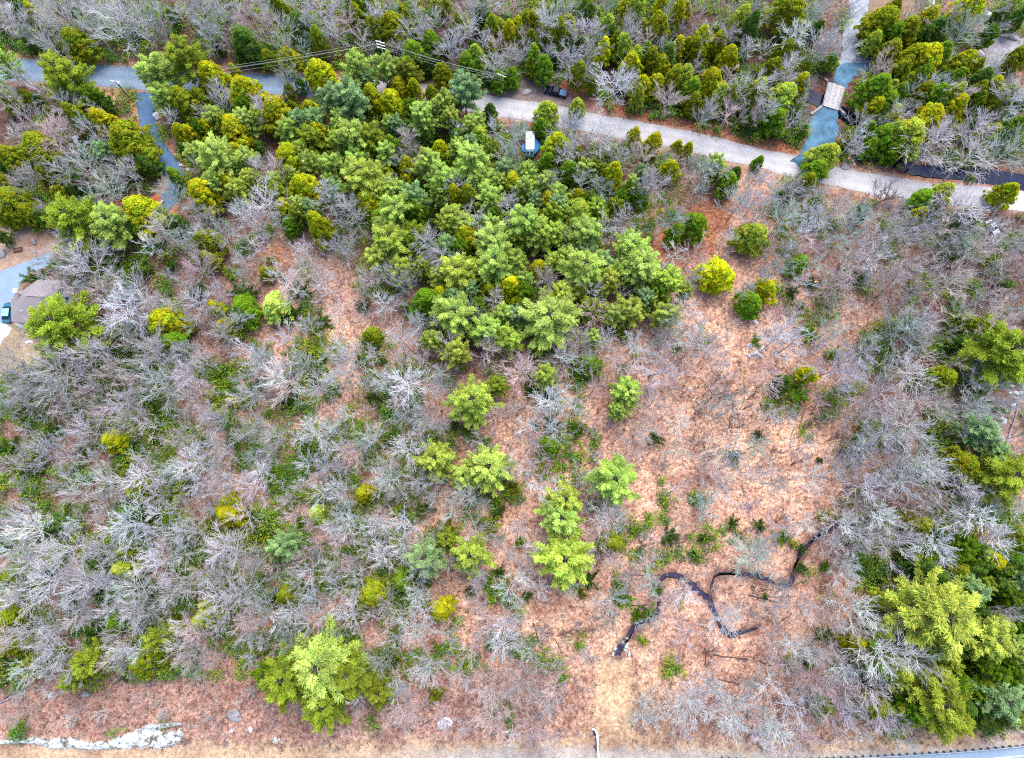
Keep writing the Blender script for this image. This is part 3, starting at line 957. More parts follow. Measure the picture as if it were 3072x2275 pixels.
# ------------------------------------------------------------------ trees: where they stand
# (tile, kind, x, y, half width, half height, colour) read off enlarged tiles of the photograph
CL = {'y': (0.315, 0.335, 0.012), 'Y': (0.45, 0.48, 0.012), 'o': (0.19, 0.225, 0.013), 'g': (0.14, 0.255, 0.016), 'd': (0.075, 0.145, 0.022), 'l': (0.43, 0.57, 0.13), 'm': (0.46, 0.57, 0.10), 'b': (0.30, 0.46, 0.19), 'k': (0.29, 0.37, 0.040)}
CW = {'y': 'yellow-green', 'Y': 'bright yellow', 'o': 'olive', 'g': 'green', 'd': 'dark green', 'l': 'light green', 'm': 'pale yellow-green', 'b': 'pale blue-green', 'k': 'olive-green'}
EV = {
 1: """H 255 120 55 110 y;H 520 300 100 90 o;P 40 410 60 80 l;P 420 500 125 110 k;H 480 610 80 110 o;H 520 780 65 130 o;P 620 640 60 50 g;P 1030 480 110 160 l;P 1215 390 110 100 k;P 1075 640 70 70 l;H 1395 520 105 100 y;H 1205 670 90 125 o;H 1310 640 60 55 o;H 1525 460 35 45 y;H 1600 610 105 130 y;H 1620 300 105 110 d;H 1750 390 60 50 o;H 1885 390 75 80 y;H 2085 280 55 110 o;H 1960 180 80 80 d;H 1820 50 60 80 o;H 2090 490 95 95 y;H 1890 590 40 60 o;H 1960 560 40 60 d;P 2170 650 80 110 b;H 1800 740 105 90 y;H 1910 700 40 50 o;H 2035 730 65 65 y;H 1950 840 50 70 g;H 2080 880 75 100 y;H 1190 870 55 60 y;H 1270 900 60 100 y;H 1365 850 70 70 y;H 1545 860 105 95 y;H 1560 1000 70 90 y;P 1420 1020 115 110 l;H 1890 1040 100 120 y;H 1340 1280 110 150 y;H 1490 1200 80 70 y;H 2000 1240 110 130 y;H 2080 1480 85 130 y;H 1860 1360 75 80 y;H 1900 1480 60 80 g;P 2170 1090 80 140 l;H 860 950 150 190 o;H 670 790 85 85 y;P 700 1000 65 110 b;H 960 1080 70 80 d;H 300 990 130 75 o;H 90 1040 85 75 o;H 75 660 65 75 o;H 180 630 40 35 o;H 345 745 45 35 o;H 310 1150 60 90 o;H 30 1090 35 60 d;H 20 1190 50 50 o;H 130 1130 50 40 o;H 400 1270 65 70 o;H 480 1260 40 40 d;H 540 1170 70 80 d;H 110 1330 100 100 o;H 60 1420 70 110 o;H 200 1400 60 90 o;H 290 1420 60 90 d;H 20 1550 40 70 d;P 490 1440 140 120 k;P 740 1460 120 130 l;H 940 1400 130 120 y;H 1360 1580 90 70 o;H 1140 1150 50 50 g;H 1160 1460 60 60 d;H 20 180 30 60 d;H 120 40 60 60 d;H 200 260 50 45 d;H 340 330 50 50 d;H 560 1010 60 70 d;H 700 690 50 40 d;H 260 660 40 60 d;H 1130 110 45 60 d;H 880 200 40 70 d;H 480 60 40 50 d;H 1420 300 40 50 d;H 780 1190 50 50 d;H 1770 1230 50 70 d;H 1690 960 40 40 d;H 1210 980 40 60 d""",
 2: """H 330 200 100 120 o;H 470 370 90 80 g;H 560 420 60 60 d;P 110 450 90 80 l;P 300 450 80 60 l;P 430 470 70 50 k;H 380 580 70 90 y;H 200 640 60 100 y;H 330 680 90 110 y;H 480 600 50 90 y;H 590 620 50 60 o;P 60 640 110 110 b;H 30 560 40 60 o;P 160 520 60 70 b;P 800 590 90 130 b;H 660 490 70 60 o;H 820 430 80 70 g;H 1030 530 60 50 g;H 1110 510 60 50 g;H 960 500 50 60 d;H 980 310 40 70 y;H 1095 230 60 100 y;H 1200 170 50 90 o;H 1280 170 45 80 y;H 1240 290 50 100 o;H 1330 250 45 100 o;H 1420 230 60 120 o;H 1480 170 60 80 y;H 1380 360 50 70 d;H 1250 440 50 50 o;H 930 60 50 100 o;H 690 60 50 60 o;H 1590 70 70 70 d;H 1850 50 50 50 y;H 1740 170 60 80 k;H 1705 340 60 100 Y;H 1790 290 50 90 o;H 2045 170 55 100 y;H 1960 200 50 60 o;H 1980 370 50 100 g;H 2190 100 50 120 y;H 2190 320 60 90 y;H 1440 340 40 60 o;H 2080 440 75 75 y;H 2050 560 70 90 y;H 1930 640 50 110 k;H 1900 480 40 80 g;H 1640 560 40 80 o;H 1340 740 76 74 k;H 1300 830 50 50 g;H 1535 712 58 58 k;H 970 730 40 60 d;H 1000 790 30 40 o;P 680 680 80 80 m;P 530 760 85 90 l;P 610 730 60 90 l;P 720 780 60 80 m;P 80 900 100 140 l;P 200 900 80 90 k;H 210 980 70 90 o;H 330 950 60 80 g;H 640 980 60 60 y;H 900 910 80 90 k;P 850 1050 110 130 l;P 990 1000 50 80 k;P 560 1060 80 90 l;H 430 1090 70 90 y;P 650 1150 90 110 l;P 130 1160 120 130 m;H 180 1330 90 90 y;P 480 1280 80 90 b;H 430 1190 40 60 y;H 310 1150 55 55 o;H 745 1290 60 100 y;H 830 1300 70 110 o;P 960 1290 80 90 l;P 360 1380 110 110 l;P 330 1580 120 110 m;P 730 1430 80 80 m;H 810 1540 90 100 y;P 1200 1460 110 110 l;P 1310 1530 80 90 m;P 1000 1570 110 90 l;H 240 1430 60 60 g;H 600 1480 40 100 d;H 1115 1210 90 80 y;P 1210 1130 60 60 l;H 1240 1220 50 60 y;H 1200 1300 50 40 o;H 1350 1320 70 80 y;H 1540 1300 70 80 y;H 1550 1410 110 60 k;P 1590 1530 110 90 l;H 1700 1430 50 60 m;H 1410 960 100 110 y;H 1350 1060 60 60 g;H 1540 1010 40 80 y;P 1590 1110 60 90 l;H 1480 1120 70 90 g;H 1770 1150 70 110 y;H 1650 1200 40 70 y;H 1770 990 50 50 y;H 1910 900 60 70 y;H 2030 940 65 90 y;H 2135 1120 65 90 y;H 2190 960 40 30 y;P 1960 1140 50 40 b;H 1860 1250 60 60 g;H 1950 1290 60 80 g;H 2180 1520 70 80 g;P 1890 1620 100 60 l;P 1330 1190 60 60 l;H 640 320 60 70 d;H 730 230 50 70 d;H 860 330 50 70 d;H 1550 300 40 60 d;H 1660 470 40 60 g;H 2150 230 40 60 d;H 760 900 60 60 g;H 700 1050 50 60 g;H 270 1060 50 60 g;H 570 900 50 50 d;H 1080 1350 60 50 d;H 1430 1440 50 50 g;H 650 1350 50 60 d;H 480 1450 50 60 d;H 1790 760 1 1 d""",
 3: """H 20 70 40 60 y;H 440 190 60 170 d;H 680 90 120 120 o;H 640 250 50 60 d;H 115 270 70 110 y;H 230 290 60 100 y;H 20 320 40 80 y;H 170 560 90 130 y;H 60 680 60 90 o;H 300 640 60 100 o;H 640 650 110 110 k;H 600 800 80 70 g;H 740 720 50 60 g;H 440 800 60 60 d;H 780 860 40 50 g;H 960 400 50 60 g;H 800 440 30 30 o;H 1290 170 110 120 o;H 1370 60 50 60 o;H 1590 130 70 90 y;H 1450 220 90 80 o;H 1220 240 50 70 d;H 1570 240 60 80 d;H 1340 350 80 60 o;H 1640 210 80 90 d;H 1870 60 90 90 Y;H 1570 410 110 100 y;H 1820 420 80 70 y;H 1910 440 45 60 o;H 1995 580 70 90 y;H 1910 660 60 80 g;H 2110 60 50 50 o;H 2170 130 60 60 d;H 2185 380 70 100 o;H 1460 530 50 70 y;H 1560 610 70 80 o;H 1250 600 110 70 g;H 1400 610 70 60 g;H 1240 720 80 80 y;H 1350 760 70 60 Y;H 1580 800 110 100 y;H 1450 900 120 120 k;H 1200 850 60 70 g;H 1220 960 60 80 g;H 1080 920 55 55 o;H 1380 980 70 70 g;H 1750 770 60 60 y;H 1970 950 60 60 g;H 920 1030 95 90 k;H 860 1120 80 80 g;H 800 1200 70 80 o;P 210 1080 60 90 m;H 30 980 40 60 y;H 490 1060 40 50 g;H 290 1200 70 50 g;H 190 1140 50 60 o;H 80 1480 90 110 g;H 1680 1270 80 80 k;H 1550 1310 80 40 g;H 1530 1410 60 50 y;H 2100 1265 75 80 y;H 450 1550 110 90 k;H 860 1330 50 60 g;H 1850 1430 80 70 d;P 1985 240 50 60 g;H 2040 100 30 50 d;H 350 380 50 60 d;H 870 200 50 60 d;H 700 560 40 50 d;H 100 480 50 60 d;H 1700 520 50 50 d;H 1900 820 50 60 d;H 2180 700 50 60 d;H 2100 880 50 60 d;H 1690 660 50 50 d;H 340 1130 40 40 d;H 660 1290 50 50 d;H 1150 1390 60 50 d""",
 4: """P 420 470 170 170 k;H 210 160 45 40 d;H 1090 460 120 130 y;H 1240 470 40 60 y;H 1140 590 90 70 g;H 1410 360 60 60 Y;H 1470 480 60 60 y;H 1600 370 100 110 g;H 1800 350 90 60 m;H 1740 130 50 60 y;H 1840 150 25 25 y;H 1370 40 70 50 o;H 1500 110 40 40 k;H 750 1230 75 80 y;H 1420 960 60 45 k;H 1510 970 40 40 y;H 1600 960 40 50 g;H 1530 1210 50 50 d;H 900 1560 80 60 o;H 1130 1570 50 60 k;H 1500 1620 70 50 y;H 1990 620 60 40 k;H 240 800 50 70 o;H 460 830 50 50 o;H 2180 1470 50 80 g;H 660 60 50 70 g;H 1570 270 60 60 d;H 1930 660 50 50 d;H 1430 800 50 50 g;H 1480 880 60 50 g;H 920 760 70 50 d;H 1120 750 50 50 g;H 940 940 50 40 g;H 700 880 60 60 d;H 170 1060 60 60 d;H 760 660 50 60 d;H 1700 860 50 60 d;H 2160 890 50 40 g;H 1060 1050 60 40 d;H 1010 1220 50 50 d;H 2050 720 60 50 d;H 860 240 60 60 d;H 560 330 1 1 d;H 900 100 60 60 d;H 500 200 60 40 d;H 340 1180 60 60 d;H 540 1280 50 40 d;H 200 1430 50 50 d;H 1640 1310 50 40 d;H 1890 950 60 50 d;H 2000 1290 50 40 d;H 1060 1360 50 50 k;H 760 1060 30 30 o;H 480 1000 50 50 d;H 1800 1470 60 50 g;H 1950 260 50 40 d;H 2090 450 50 40 d;H 1260 240 50 40 d;H 1110 70 40 30 d;H 1900 400 60 40 d;H 280 1330 60 50 d;H 60 1290 60 60 d;H 1180 1500 50 40 d""",
 5: """P 240 30 80 50 m;P 400 100 80 80 m;P 760 130 110 120 m;P 1000 70 120 110 l;H 1280 100 60 90 y;P 1580 100 130 120 l;P 1960 100 120 120 l;P 1740 180 80 110 m;H 650 270 70 75 Y;H 960 245 60 60 y;H 1115 220 90 80 Y;H 1165 330 70 80 y;H 550 310 90 120 g;H 430 360 60 90 g;P 740 400 120 130 l;H 1570 240 70 70 y;P 950 500 90 110 l;P 1090 560 80 110 m;P 840 510 40 50 l;P 1350 430 150 150 l;H 1290 600 80 60 o;P 1890 370 90 110 m;P 2130 180 90 110 m;P 2110 400 80 110 m;H 1850 520 50 70 o;P 1640 560 60 50 l;P 590 570 60 60 m;P 745 640 80 130 m;P 1330 800 70 90 m;P 855 970 130 150 m;H 820 1180 60 100 g;H 740 1120 40 40 d;H 930 1220 40 50 g;P 620 1340 110 150 m;P 960 1400 120 150 l;P 800 1460 80 120 l;P 1860 900 90 80 l;P 1800 1030 50 40 l;P 1770 1480 130 140 l;P 1460 1610 100 60 m;P 1020 860 60 80 k;H 350 790 50 90 g;H 460 920 60 60 g;H 200 540 70 70 o;H 270 690 40 40 g;H 1600 720 80 60 g;H 1530 1150 60 70 g;H 1350 1250 70 50 g;H 1130 1530 60 70 o;H 1000 1600 60 60 g;H 190 1360 60 60 o;H 150 1570 70 70 y;H 1240 900 40 50 d;H 1360 910 50 40 d;H 350 1040 50 50 d;H 320 1230 60 60 d;H 480 1040 50 50 g;H 1510 400 50 90 b;H 700 200 60 90 d;H 850 320 50 60 d;H 1190 420 60 60 g;H 1230 500 50 50 d;H 1840 740 40 40 g;H 2060 1200 60 70 d;H 140 330 40 40 d;H 130 680 50 60 d;H 230 950 50 60 d;H 1380 1110 50 60 d;H 1270 1130 25 20 g;H 2180 620 40 60 d;H 1730 460 40 50 d""",
 6: """H 220 140 110 130 Y;H 530 240 80 140 Y;H 430 330 80 70 g;P 20 250 40 60 m;H 810 790 70 80 Y;H 740 880 50 60 g;H 760 930 60 50 g;H 650 850 70 60 d;H 1830 470 90 120 o;H 1800 590 70 60 d;H 1690 820 90 70 o;H 1380 680 60 40 o;H 1640 1030 60 60 o;H 1200 1120 50 70 o;H 750 70 70 70 g;H 850 200 50 50 d;H 1270 530 40 80 d;H 1450 460 50 50 d;H 1530 560 60 70 d;H 980 640 50 40 g;H 840 540 40 30 d;H 770 340 30 30 g;P 2090 650 180 190 k;P 1930 1150 90 90 b;P 2090 1450 150 180 k;P 2010 1290 80 60 b;H 1800 1390 110 110 o;H 1740 1500 60 60 o;H 1090 910 30 30 d;H 1510 880 60 60 d;H 1340 640 50 40 g;H 910 430 30 20 k;H 1150 150 60 50 d;H 1500 230 30 40 d;H 1050 860 40 40 d;H 350 1330 50 40 d;H 900 1350 25 25 d;H 500 1180 40 50 d;H 1310 810 40 30 k;H 1870 1020 60 50 d;H 1450 1400 60 50 d;H 1640 1200 60 40 d;H 1720 30 60 40 d;H 1430 1240 40 30 o;H 80 1610 30 25 g;H 480 570 30 20 g;H 2100 200 60 50 d;H 720 240 40 40 d""",
 7: """H 1490 60 90 100 y;H 1640 110 60 60 d;P 1860 260 90 140 b;H 1340 650 45 50 Y;H 1340 750 90 60 k;H 1440 790 50 40 g;H 500 170 50 60 k;H 350 140 90 70 d;H 250 150 60 60 d;H 880 60 100 60 d;H 560 270 60 90 o;H 850 300 80 70 o;H 820 420 90 60 k;H 110 470 80 60 o;H 90 740 80 50 o;H 1360 500 70 80 o;H 760 770 70 90 g;H 620 790 70 60 d;H 1130 820 55 60 y;H 1150 720 50 40 o;P 1040 870 80 70 k;H 890 890 60 50 o;H 960 1010 110 90 o;H 230 1020 75 80 o;H 110 910 75 60 o;P 590 1030 95 130 k;P 480 1140 60 60 k;H 40 1100 50 50 d;H 1890 570 90 50 o;H 1700 960 40 40 o;P 2100 1050 190 170 l;P 1870 1130 150 130 k;P 2130 1300 130 120 k;P 1750 1100 80 100 g;H 1100 70 50 50 g;H 1360 140 40 40 k;H 1260 260 40 50 o;H 1080 1070 40 40 g;H 800 1130 30 30 d;H 340 360 70 50 o;H 1810 820 40 50 d;H 1980 790 40 50 g;H 1740 180 50 60 d;H 1960 120 50 50 g;H 1860 960 40 40 b;H 690 440 60 50 d;H 1030 560 60 50 d;H 20 260 40 50 d;H 950 560 50 50 d;H 640 320 50 50 d;H 1180 240 60 40 d;H 1660 230 40 50 o;H 2010 570 60 50 d;H 1790 640 50 40 d;H 660 600 60 40 d;H 430 650 60 40 d;H 980 670 40 40 d;H 60 1060 60 50 d;H 750 130 50 50 k;H 2060 60 60 50 m;H 2160 830 50 60 k""",
 8: """P 1430 90 110 100 l;P 1450 350 150 130 m;P 550 340 110 110 b;P 840 330 110 150 m;P 690 220 60 60 k;H 660 680 85 90 y;H 960 130 60 70 o;H 700 150 60 60 o;H 1750 250 80 80 o;H 1920 180 50 60 g;H 100 110 60 90 k;H 110 300 60 60 o;H 250 380 50 50 g;H 210 580 120 100 o;H 400 490 80 80 g;H 570 480 50 60 d;H 980 550 50 60 g;H 1100 620 50 50 g;H 80 880 60 60 g;H 1620 490 50 90 d;H 1560 570 40 40 o;H 2060 570 40 40 d;H 600 1240 50 100 o;H 1180 960 40 40 g;H 1440 1130 40 40 g;H 630 930 30 50 g;H 430 630 40 50 g;H 1170 250 50 50 g;H 2130 200 50 50 d;H 1840 610 60 40 g;H 1960 890 30 40 k;H 380 40 60 50 k;P 60 1090 140 160 k;P 260 1210 90 120 k;H 1030 430 40 50 d;H 1210 600 30 40 d;H 310 1010 60 60 d;H 540 30 50 40 d;H 410 150 50 50 d;H 1650 30 50 40 d;H 1010 40 40 50 d;H 850 570 40 40 d;H 150 690 60 60 o;H 270 240 60 50 d;H 30 470 50 50 d;H 590 1060 40 30 k;H 1940 720 40 40 g;H 1150 1050 1 1 g;H 980 910 30 30 g;H 1150 700 60 30 k;H 2000 690 40 30 g""",
 9: """P 1640 720 220 190 m;P 1980 870 140 150 m;P 1860 560 90 90 b;P 2180 470 80 120 b;H 1520 130 90 120 o;H 1870 240 60 70 o;H 2180 260 60 90 o;H 1480 460 60 70 o;H 1340 520 60 60 o;H 1770 420 90 50 o;H 1990 370 90 70 y;H 1160 360 60 40 g;H 1250 460 50 50 d;H 1300 700 50 60 o;H 1460 870 70 60 o;H 1110 890 80 80 y;H 930 830 60 90 d;H 990 1040 40 40 g;P 1400 1150 60 70 m;H 1700 1100 90 90 g;H 1960 1090 90 80 d;P 1640 1270 180 100 k;P 1480 1330 90 80 g;P 1750 1390 100 90 k;P 2050 1270 140 110 b;P 2120 1380 80 60 k;H 910 1310 70 60 o;H 1240 1310 100 80 o;H 2170 700 60 60 o;H 1930 660 50 50 o;P 2190 1010 70 90 l;H 1820 1210 50 40 o;H 1640 980 60 60 g;H 330 110 40 40 d;H 140 210 40 40 d;H 640 210 40 40 g;H 80 340 40 30 d;H 780 400 40 40 d;H 940 400 30 40 g;H 500 130 40 40 d;H 1600 410 60 40 d;H 1700 520 50 50 d;H 2060 560 50 50 d;H 1830 1000 60 60 d;H 2130 900 50 70 g;H 1420 620 60 60 d;H 1230 130 50 50 d;H 1080 240 40 50 d;H 780 290 30 40 d;H 720 260 30 30 k;H 540 600 25 20 g;H 820 1000 50 50 d;H 2080 730 60 50 d;H 1560 940 40 50 k;H 1870 1320 70 70 g;H 1560 1180 60 60 g""",
}
PLANTS = []      # dict per tree: kind, px position, radius, height, colour


def clash(u, v):
    return False


for t, s in EV.items():
    for it in s.split(';'):
        kd, x, y, rx, ry, cc = it.split()
        x, y, rx, ry = float(x), float(y), float(rx), float(ry)
        if rx < 5:
            continue
        u, v = tp(t, x, y)
        r0 = rx / TS * mpp(u, v) * 1.10
        if kd == 'P':
            h = 7.0 + 1.35 * r0 + rnd.uniform(-1, 1)
            r0 *= 1.13
            kind = 'pine_tree'
            zc_ = h * 0.66
        else:
            h = 2.2 + 1.95 * r0 + rnd.uniform(-0.5, 0.8)
            gq_ = ground(u, v)
            a_ = math.atan(math.hypot(gq_.x, gq_.y) / CAMH)
            if math.sin(a_) > 0.36 and v < 760:          # seen from the side: the height shows
                rm, hm = rx / TS * mpp(u, v), ry / TS * mpp(u, v)
                h = max(h, min(4.6 * r0, 1.2 + (2 * hm - 1.35 * rm * math.cos(a_)) / math.sin(a_)))
            kind = 'cedar_tree' if cc in 'yYo' else 'hemlock_tree'
            zc_ = h * 0.5
            if rx <= 60 and cc in 'dgok' and t >= 4:
                kind = 'evergreen_sapling'
                h = 0.9 + 1.1 * r0
                r0 *= rnd.uniform(1.0, 1.4) if t in (4, 7) else rnd.uniform(0.8, 1.15)
                h *= 1.1
                zc_ = h * 0.5
        PLANTS.append(dict(kind=kind, u=u, v=v, r=r0, h=h, z=zc_, col=cc))

# bare trees that stand out in the photograph: tile, x, y (crown middle), half width, tone
TONE = {'n': (0.43, 0.42, 0.435), 'w': (0.52, 0.53, 0.54), 'g': (0.34, 0.39, 0.36), 'p': (0.46, 0.38, 0.375), 'k': (0.13, 0.095, 0.09)}
TW = {'n': 'grey', 'w': 'white-barked', 'g': 'greenish-grey', 'p': 'pinkish-grey', 'k': 'dark brown'}
BT = """1 760 180 150 n;1 600 90 90 n;1 930 60 90 n;1 560 1030 90 g;1 690 1230 110 g;1 1700 1330 140 n;1 1540 1360 70 w;1 2160 1330 90 n;1 1430 1520 90 n;1 1710 1050 80 n;1 1420 650 70 n;1 130 500 60 n;1 330 880 120 p;1 420 840 90 p;1 140 1200 90 n;1 820 1150 80 n;1 1130 1280 100 g;1 1030 1450 90 n;1 1300 120 100 n;1 1700 180 100 p;1 2080 50 110 n;1 340 290 90 n;1 420 100 120 n;1 80 120 100 n;1 1640 1480 120 n;1 400 1100 90 n;1 1850 500 70 g;1 2190 1580 90 n
2 1790 530 120 n;2 1500 400 100 n;2 1610 480 50 w;2 1440 1030 60 w;2 210 120 80 w;2 560 200 90 n;2 990 400 80 n;2 1110 400 80 n;2 1620 180 80 n;2 1880 230 90 n;2 2090 300 80 n;2 2130 640 90 p;2 1110 850 100 g;2 1450 830 110 n;2 1700 890 110 n;2 1840 1030 80 n;2 2040 1160 90 n;2 1990 1250 80 n;2 1700 1180 80 g;2 1390 1200 70 g;2 1080 1000 90 n;2 30 1320 90 n;2 460 970 70 p;2 330 1200 60 n;2 1090 1380 80 n;2 700 300 90 n;2 850 60 100 n;2 1340 100 100 n;2 1500 60 80 n;2 2150 1380 80 g;2 560 1600 100 n
3 430 500 110 w;3 560 700 70 w;3 290 180 80 n;3 470 110 90 n;3 760 250 90 w;3 970 270 90 n;3 1660 930 150 n;3 1880 1030 130 n;3 2100 1000 140 g;3 1290 1260 100 k;3 380 1310 110 n;3 690 1250 110 n;3 780 1390 80 n;3 650 1440 110 g;3 960 1330 130 p;3 1180 1440 100 g;3 1330 1500 120 n;3 1830 1350 130 n;3 1320 460 90 p;3 1830 220 120 n;3 2150 620 100 n;3 1390 740 80 n;3 1990 780 110 n;3 700 480 80 n;3 130 720 80 n;3 1120 980 60 n;3 1990 1540 110 n;3 1620 1500 100 n;3 130 1160 80 g;3 880 1450 90 n
4 560 120 160 w;4 800 340 150 w;4 900 220 120 n;4 760 500 90 n;4 560 640 130 n;4 360 720 150 n;4 960 660 120 n;4 1240 650 90 n;4 1010 850 140 w;4 1220 780 100 n;4 760 930 110 n;4 350 900 120 g;4 100 800 110 n;4 60 690 100 w;4 1580 430 70 w;4 1420 520 90 n;4 1870 830 130 w;4 1640 730 90 w;4 2080 860 120 w;4 2050 1180 110 w;4 1260 1360 140 w;4 850 1090 100 n;4 1240 1220 100 p;4 320 1280 120 n;4 560 1180 120 n;4 140 1000 100 n;4 1700 1130 100 n;4 1660 1330 80 g;4 1960 100 110 p;4 1290 110 110 p;4 1330 300 100 n;4 1990 760 90 w;4 920 1470 130 w;4 1450 1090 90 n;4 2110 1370 90 w;4 1720 1430 80 w
5 190 170 90 p;5 380 190 90 n;5 310 320 70 w;5 470 450 60 w;5 620 430 50 w;5 380 590 110 n;5 910 650 100 p;5 1180 800 110 p;5 1360 960 110 w;5 1430 1150 80 w;5 1690 370 80 p;5 1580 590 90 p;5 1450 700 110 n;5 1600 700 60 w;5 2110 580 90 n;5 2070 730 110 n;5 1840 730 90 p;5 2060 950 110 p;5 460 820 120 w;5 250 830 90 w;5 370 920 90 w;5 540 1040 100 n;5 210 1230 90 w;5 460 1280 100 w;5 320 1480 110 w;5 90 700 120 n;5 1010 330 60 n;5 1370 200 90 p;5 1330 1020 60 w;5 680 850 70 n;5 1520 1000 90 n;5 1940 1160 100 p;5 1240 1440 90 p;5 1210 1260 90 p;5 640 1130 70 n;5 440 1100 80 g;5 1590 1540 60 g;5 830 1560 80 w
6 620 560 120 w;6 700 600 90 n;6 220 600 110 p;6 1040 720 130 n;6 1140 660 120 n;6 960 500 90 g;6 1450 500 150 g;6 1560 440 110 n;6 1330 980 160 n;6 1480 1100 150 n;6 1330 1180 150 n;6 1680 960 100 n;6 1530 810 100 w;6 1940 1050 100 g;6 1400 200 110 p;6 980 220 110 p;6 600 120 90 g;6 400 230 60 g;6 1190 70 110 n;6 1740 210 130 p;6 2050 420 120 p;6 1560 1350 130 n;6 1230 1500 130 w;6 1480 1530 140 n;6 1640 1460 110 n;6 500 1250 80 g;6 450 1410 70 n;6 620 1480 90 n;6 130 600 90 n;6 1170 1280 90 n;6 1110 1360 90 n;6 1000 1440 80 n;6 160 1430 90 p;6 1820 1560 90 n
7 210 180 130 w;7 450 250 160 w;7 880 150 140 w;7 1050 370 110 w;7 640 330 90 w;7 330 500 150 n;7 560 540 140 n;7 900 550 120 w;7 1090 580 90 n;7 1390 470 90 w;7 1420 240 100 w;7 1510 330 120 n;7 1480 640 150 w;7 860 700 110 n;7 400 980 110 w;7 770 960 80 w;7 1910 690 100 w;7 2050 640 90 n;7 1580 520 110 n;7 1240 950 120 p;7 2170 110 70 w;7 1200 180 90 w;7 200 820 110 n;7 470 720 110 w;7 1640 780 100 p;7 1880 880 90 g;7 130 560 90 n;7 1290 860 100 p;7 2000 330 90 p;7 1640 380 80 n;7 60 60 90 n
8 70 140 90 w;8 230 180 100 w;8 390 230 100 w;8 340 330 90 w;8 480 460 100 w;8 70 600 80 w;8 490 560 80 w;8 300 640 90 n;8 400 790 110 w;8 290 990 90 g;8 560 1040 110 n;8 1160 160 80 p;8 1080 330 60 w;8 1160 440 80 w;8 880 530 60 n;8 1060 780 120 w;8 1040 900 110 w;8 970 1160 130 p;8 1180 1180 120 p;8 1000 1330 110 p;8 1250 1420 90 p;8 380 1330 120 p;8 1750 90 120 n;8 1770 330 90 p;8 2060 510 70 g;8 1880 480 90 p;8 2150 1330 110 n;8 1990 1360 100 n;8 1600 980 60 n;8 1750 740 70 g;8 900 30 60 n;8 600 200 40 w;8 2140 680 80 p;8 640 1430 60 p
9 1400 310 120 w;9 1660 260 130 w;9 2050 240 120 w;9 1110 660 130 w;9 1330 960 170 w;9 1480 1010 150 w;9 510 370 120 g;9 520 260 100 n;9 240 790 110 w;9 1300 70 100 w;9 1140 180 110 n;9 1060 100 120 n;9 640 530 70 g;9 920 640 100 p;9 740 880 90 w;9 860 950 100 w;9 1050 480 100 w;9 1070 390 60 w;9 870 1130 130 p;9 1090 1060 110 w;9 1190 1160 110 n;9 640 1040 100 p;9 340 1350 130 w;9 520 1440 90 w;9 60 1350 120 w;9 160 1130 90 n;9 430 1190 70 n;9 1040 1310 120 n;9 1340 1380 100 n;9 800 1290 90 n;9 1190 1500 50 w;9 1390 800 80 w;9 1000 790 60 w;9 1900 110 110 w;9 2060 690 80 n;9 760 620 100 p"""
for it in BT.replace('\n', ';').split(';'):
    t, x, y, rx, tone = it.split()
    u, v = tp(int(t), float(x), float(y))
    r0 = float(rx) / TS * mpp(u, v)
    h = 7.0 + 1.35 * r0 + rnd.uniform(-1, 2)
    PLANTS.append(dict(kind='bare_tree', u=u, v=v, r=r0 * 1.17, h=h * 1.08, z=h * 0.77, col=tone))

# younger evergreens packed between the big crowns of the upper belt
BELT = [(560, 200), (900, 215), (1180, 250), (1420, 350), (1560, 470), (1740, 480), (1900, 520), (1900, 640), (1760, 700), (1960, 790), (2030, 880), (1900, 960), (1760, 940), (1620, 1010), (1480, 1010), (1290, 900), (1160, 780), (1010, 640), (900, 690), (600, 560), (560, 330)]
TOPB = [(1000, 10), (1500, 10), (2060, 10), (2400, 20), (2400, 330), (2060, 340), (1720, 260), (1420, 180), (1180, 150)]
for poly, cnt, cols, kind in ((BELT, 95, 'llgmkbl', 'pine_tree'), (TOPB, 45, 'gokdyo', 'hemlock_tree'), ([(2600, 60), (3060, 300), (3060, 520), (2640, 470)], 22, 'gokdy', 'hemlock_tree'),
                             ([(2700, 1660), (3080, 1620), (3080, 2150), (2800, 2140), (2640, 1960)], 30, 'dgglkg', 'pine_tree'), ([(2640, 1680), (3080, 1620), (3080, 2150), (2700, 2140), (2560, 1960)], 30, 'dgdkdo', 'hemlock_tree')):
    k = tries = 0
    xs_, ys_ = [q[0] for q in poly], [q[1] for q in poly]
    while k < cnt and tries < 4000:
        tries += 1
        u, v = rnd.uniform(min(xs_), max(xs_)), rnd.uniform(min(ys_), max(ys_))
        if not inside(np.array([u]), np.array([v]), poly)[0]:
            continue
        if min(seg_dist(np.array([u]), np.array([v]), ROAD_A)[0], seg_dist(np.array([u]), np.array([v]), ROAD_G)[0]) < 52 or (1520 < u < 1680 and 370 < v < 500):
            continue
        if any((u - p['u']) ** 2 + (v - p['v']) ** 2 < (p['r'] / 0.085 * 0.72) ** 2 for p in PLANTS):
            continue
        cc = rnd.choice(cols)
        r0 = rnd.uniform(1.9, 3.0)
        h = (6.5 + 1.3 * r0) if kind == 'pine_tree' else (2.5 + 2.9 * r0)
        PLANTS.append(dict(kind='cedar_tree' if kind == 'hemlock_tree' and cc in 'yYo' else kind, u=u, v=v, r=r0 * 1.15, h=h, z=h * (0.66 if kind == 'pine_tree' else 0.5), col=cc))
        k += 1

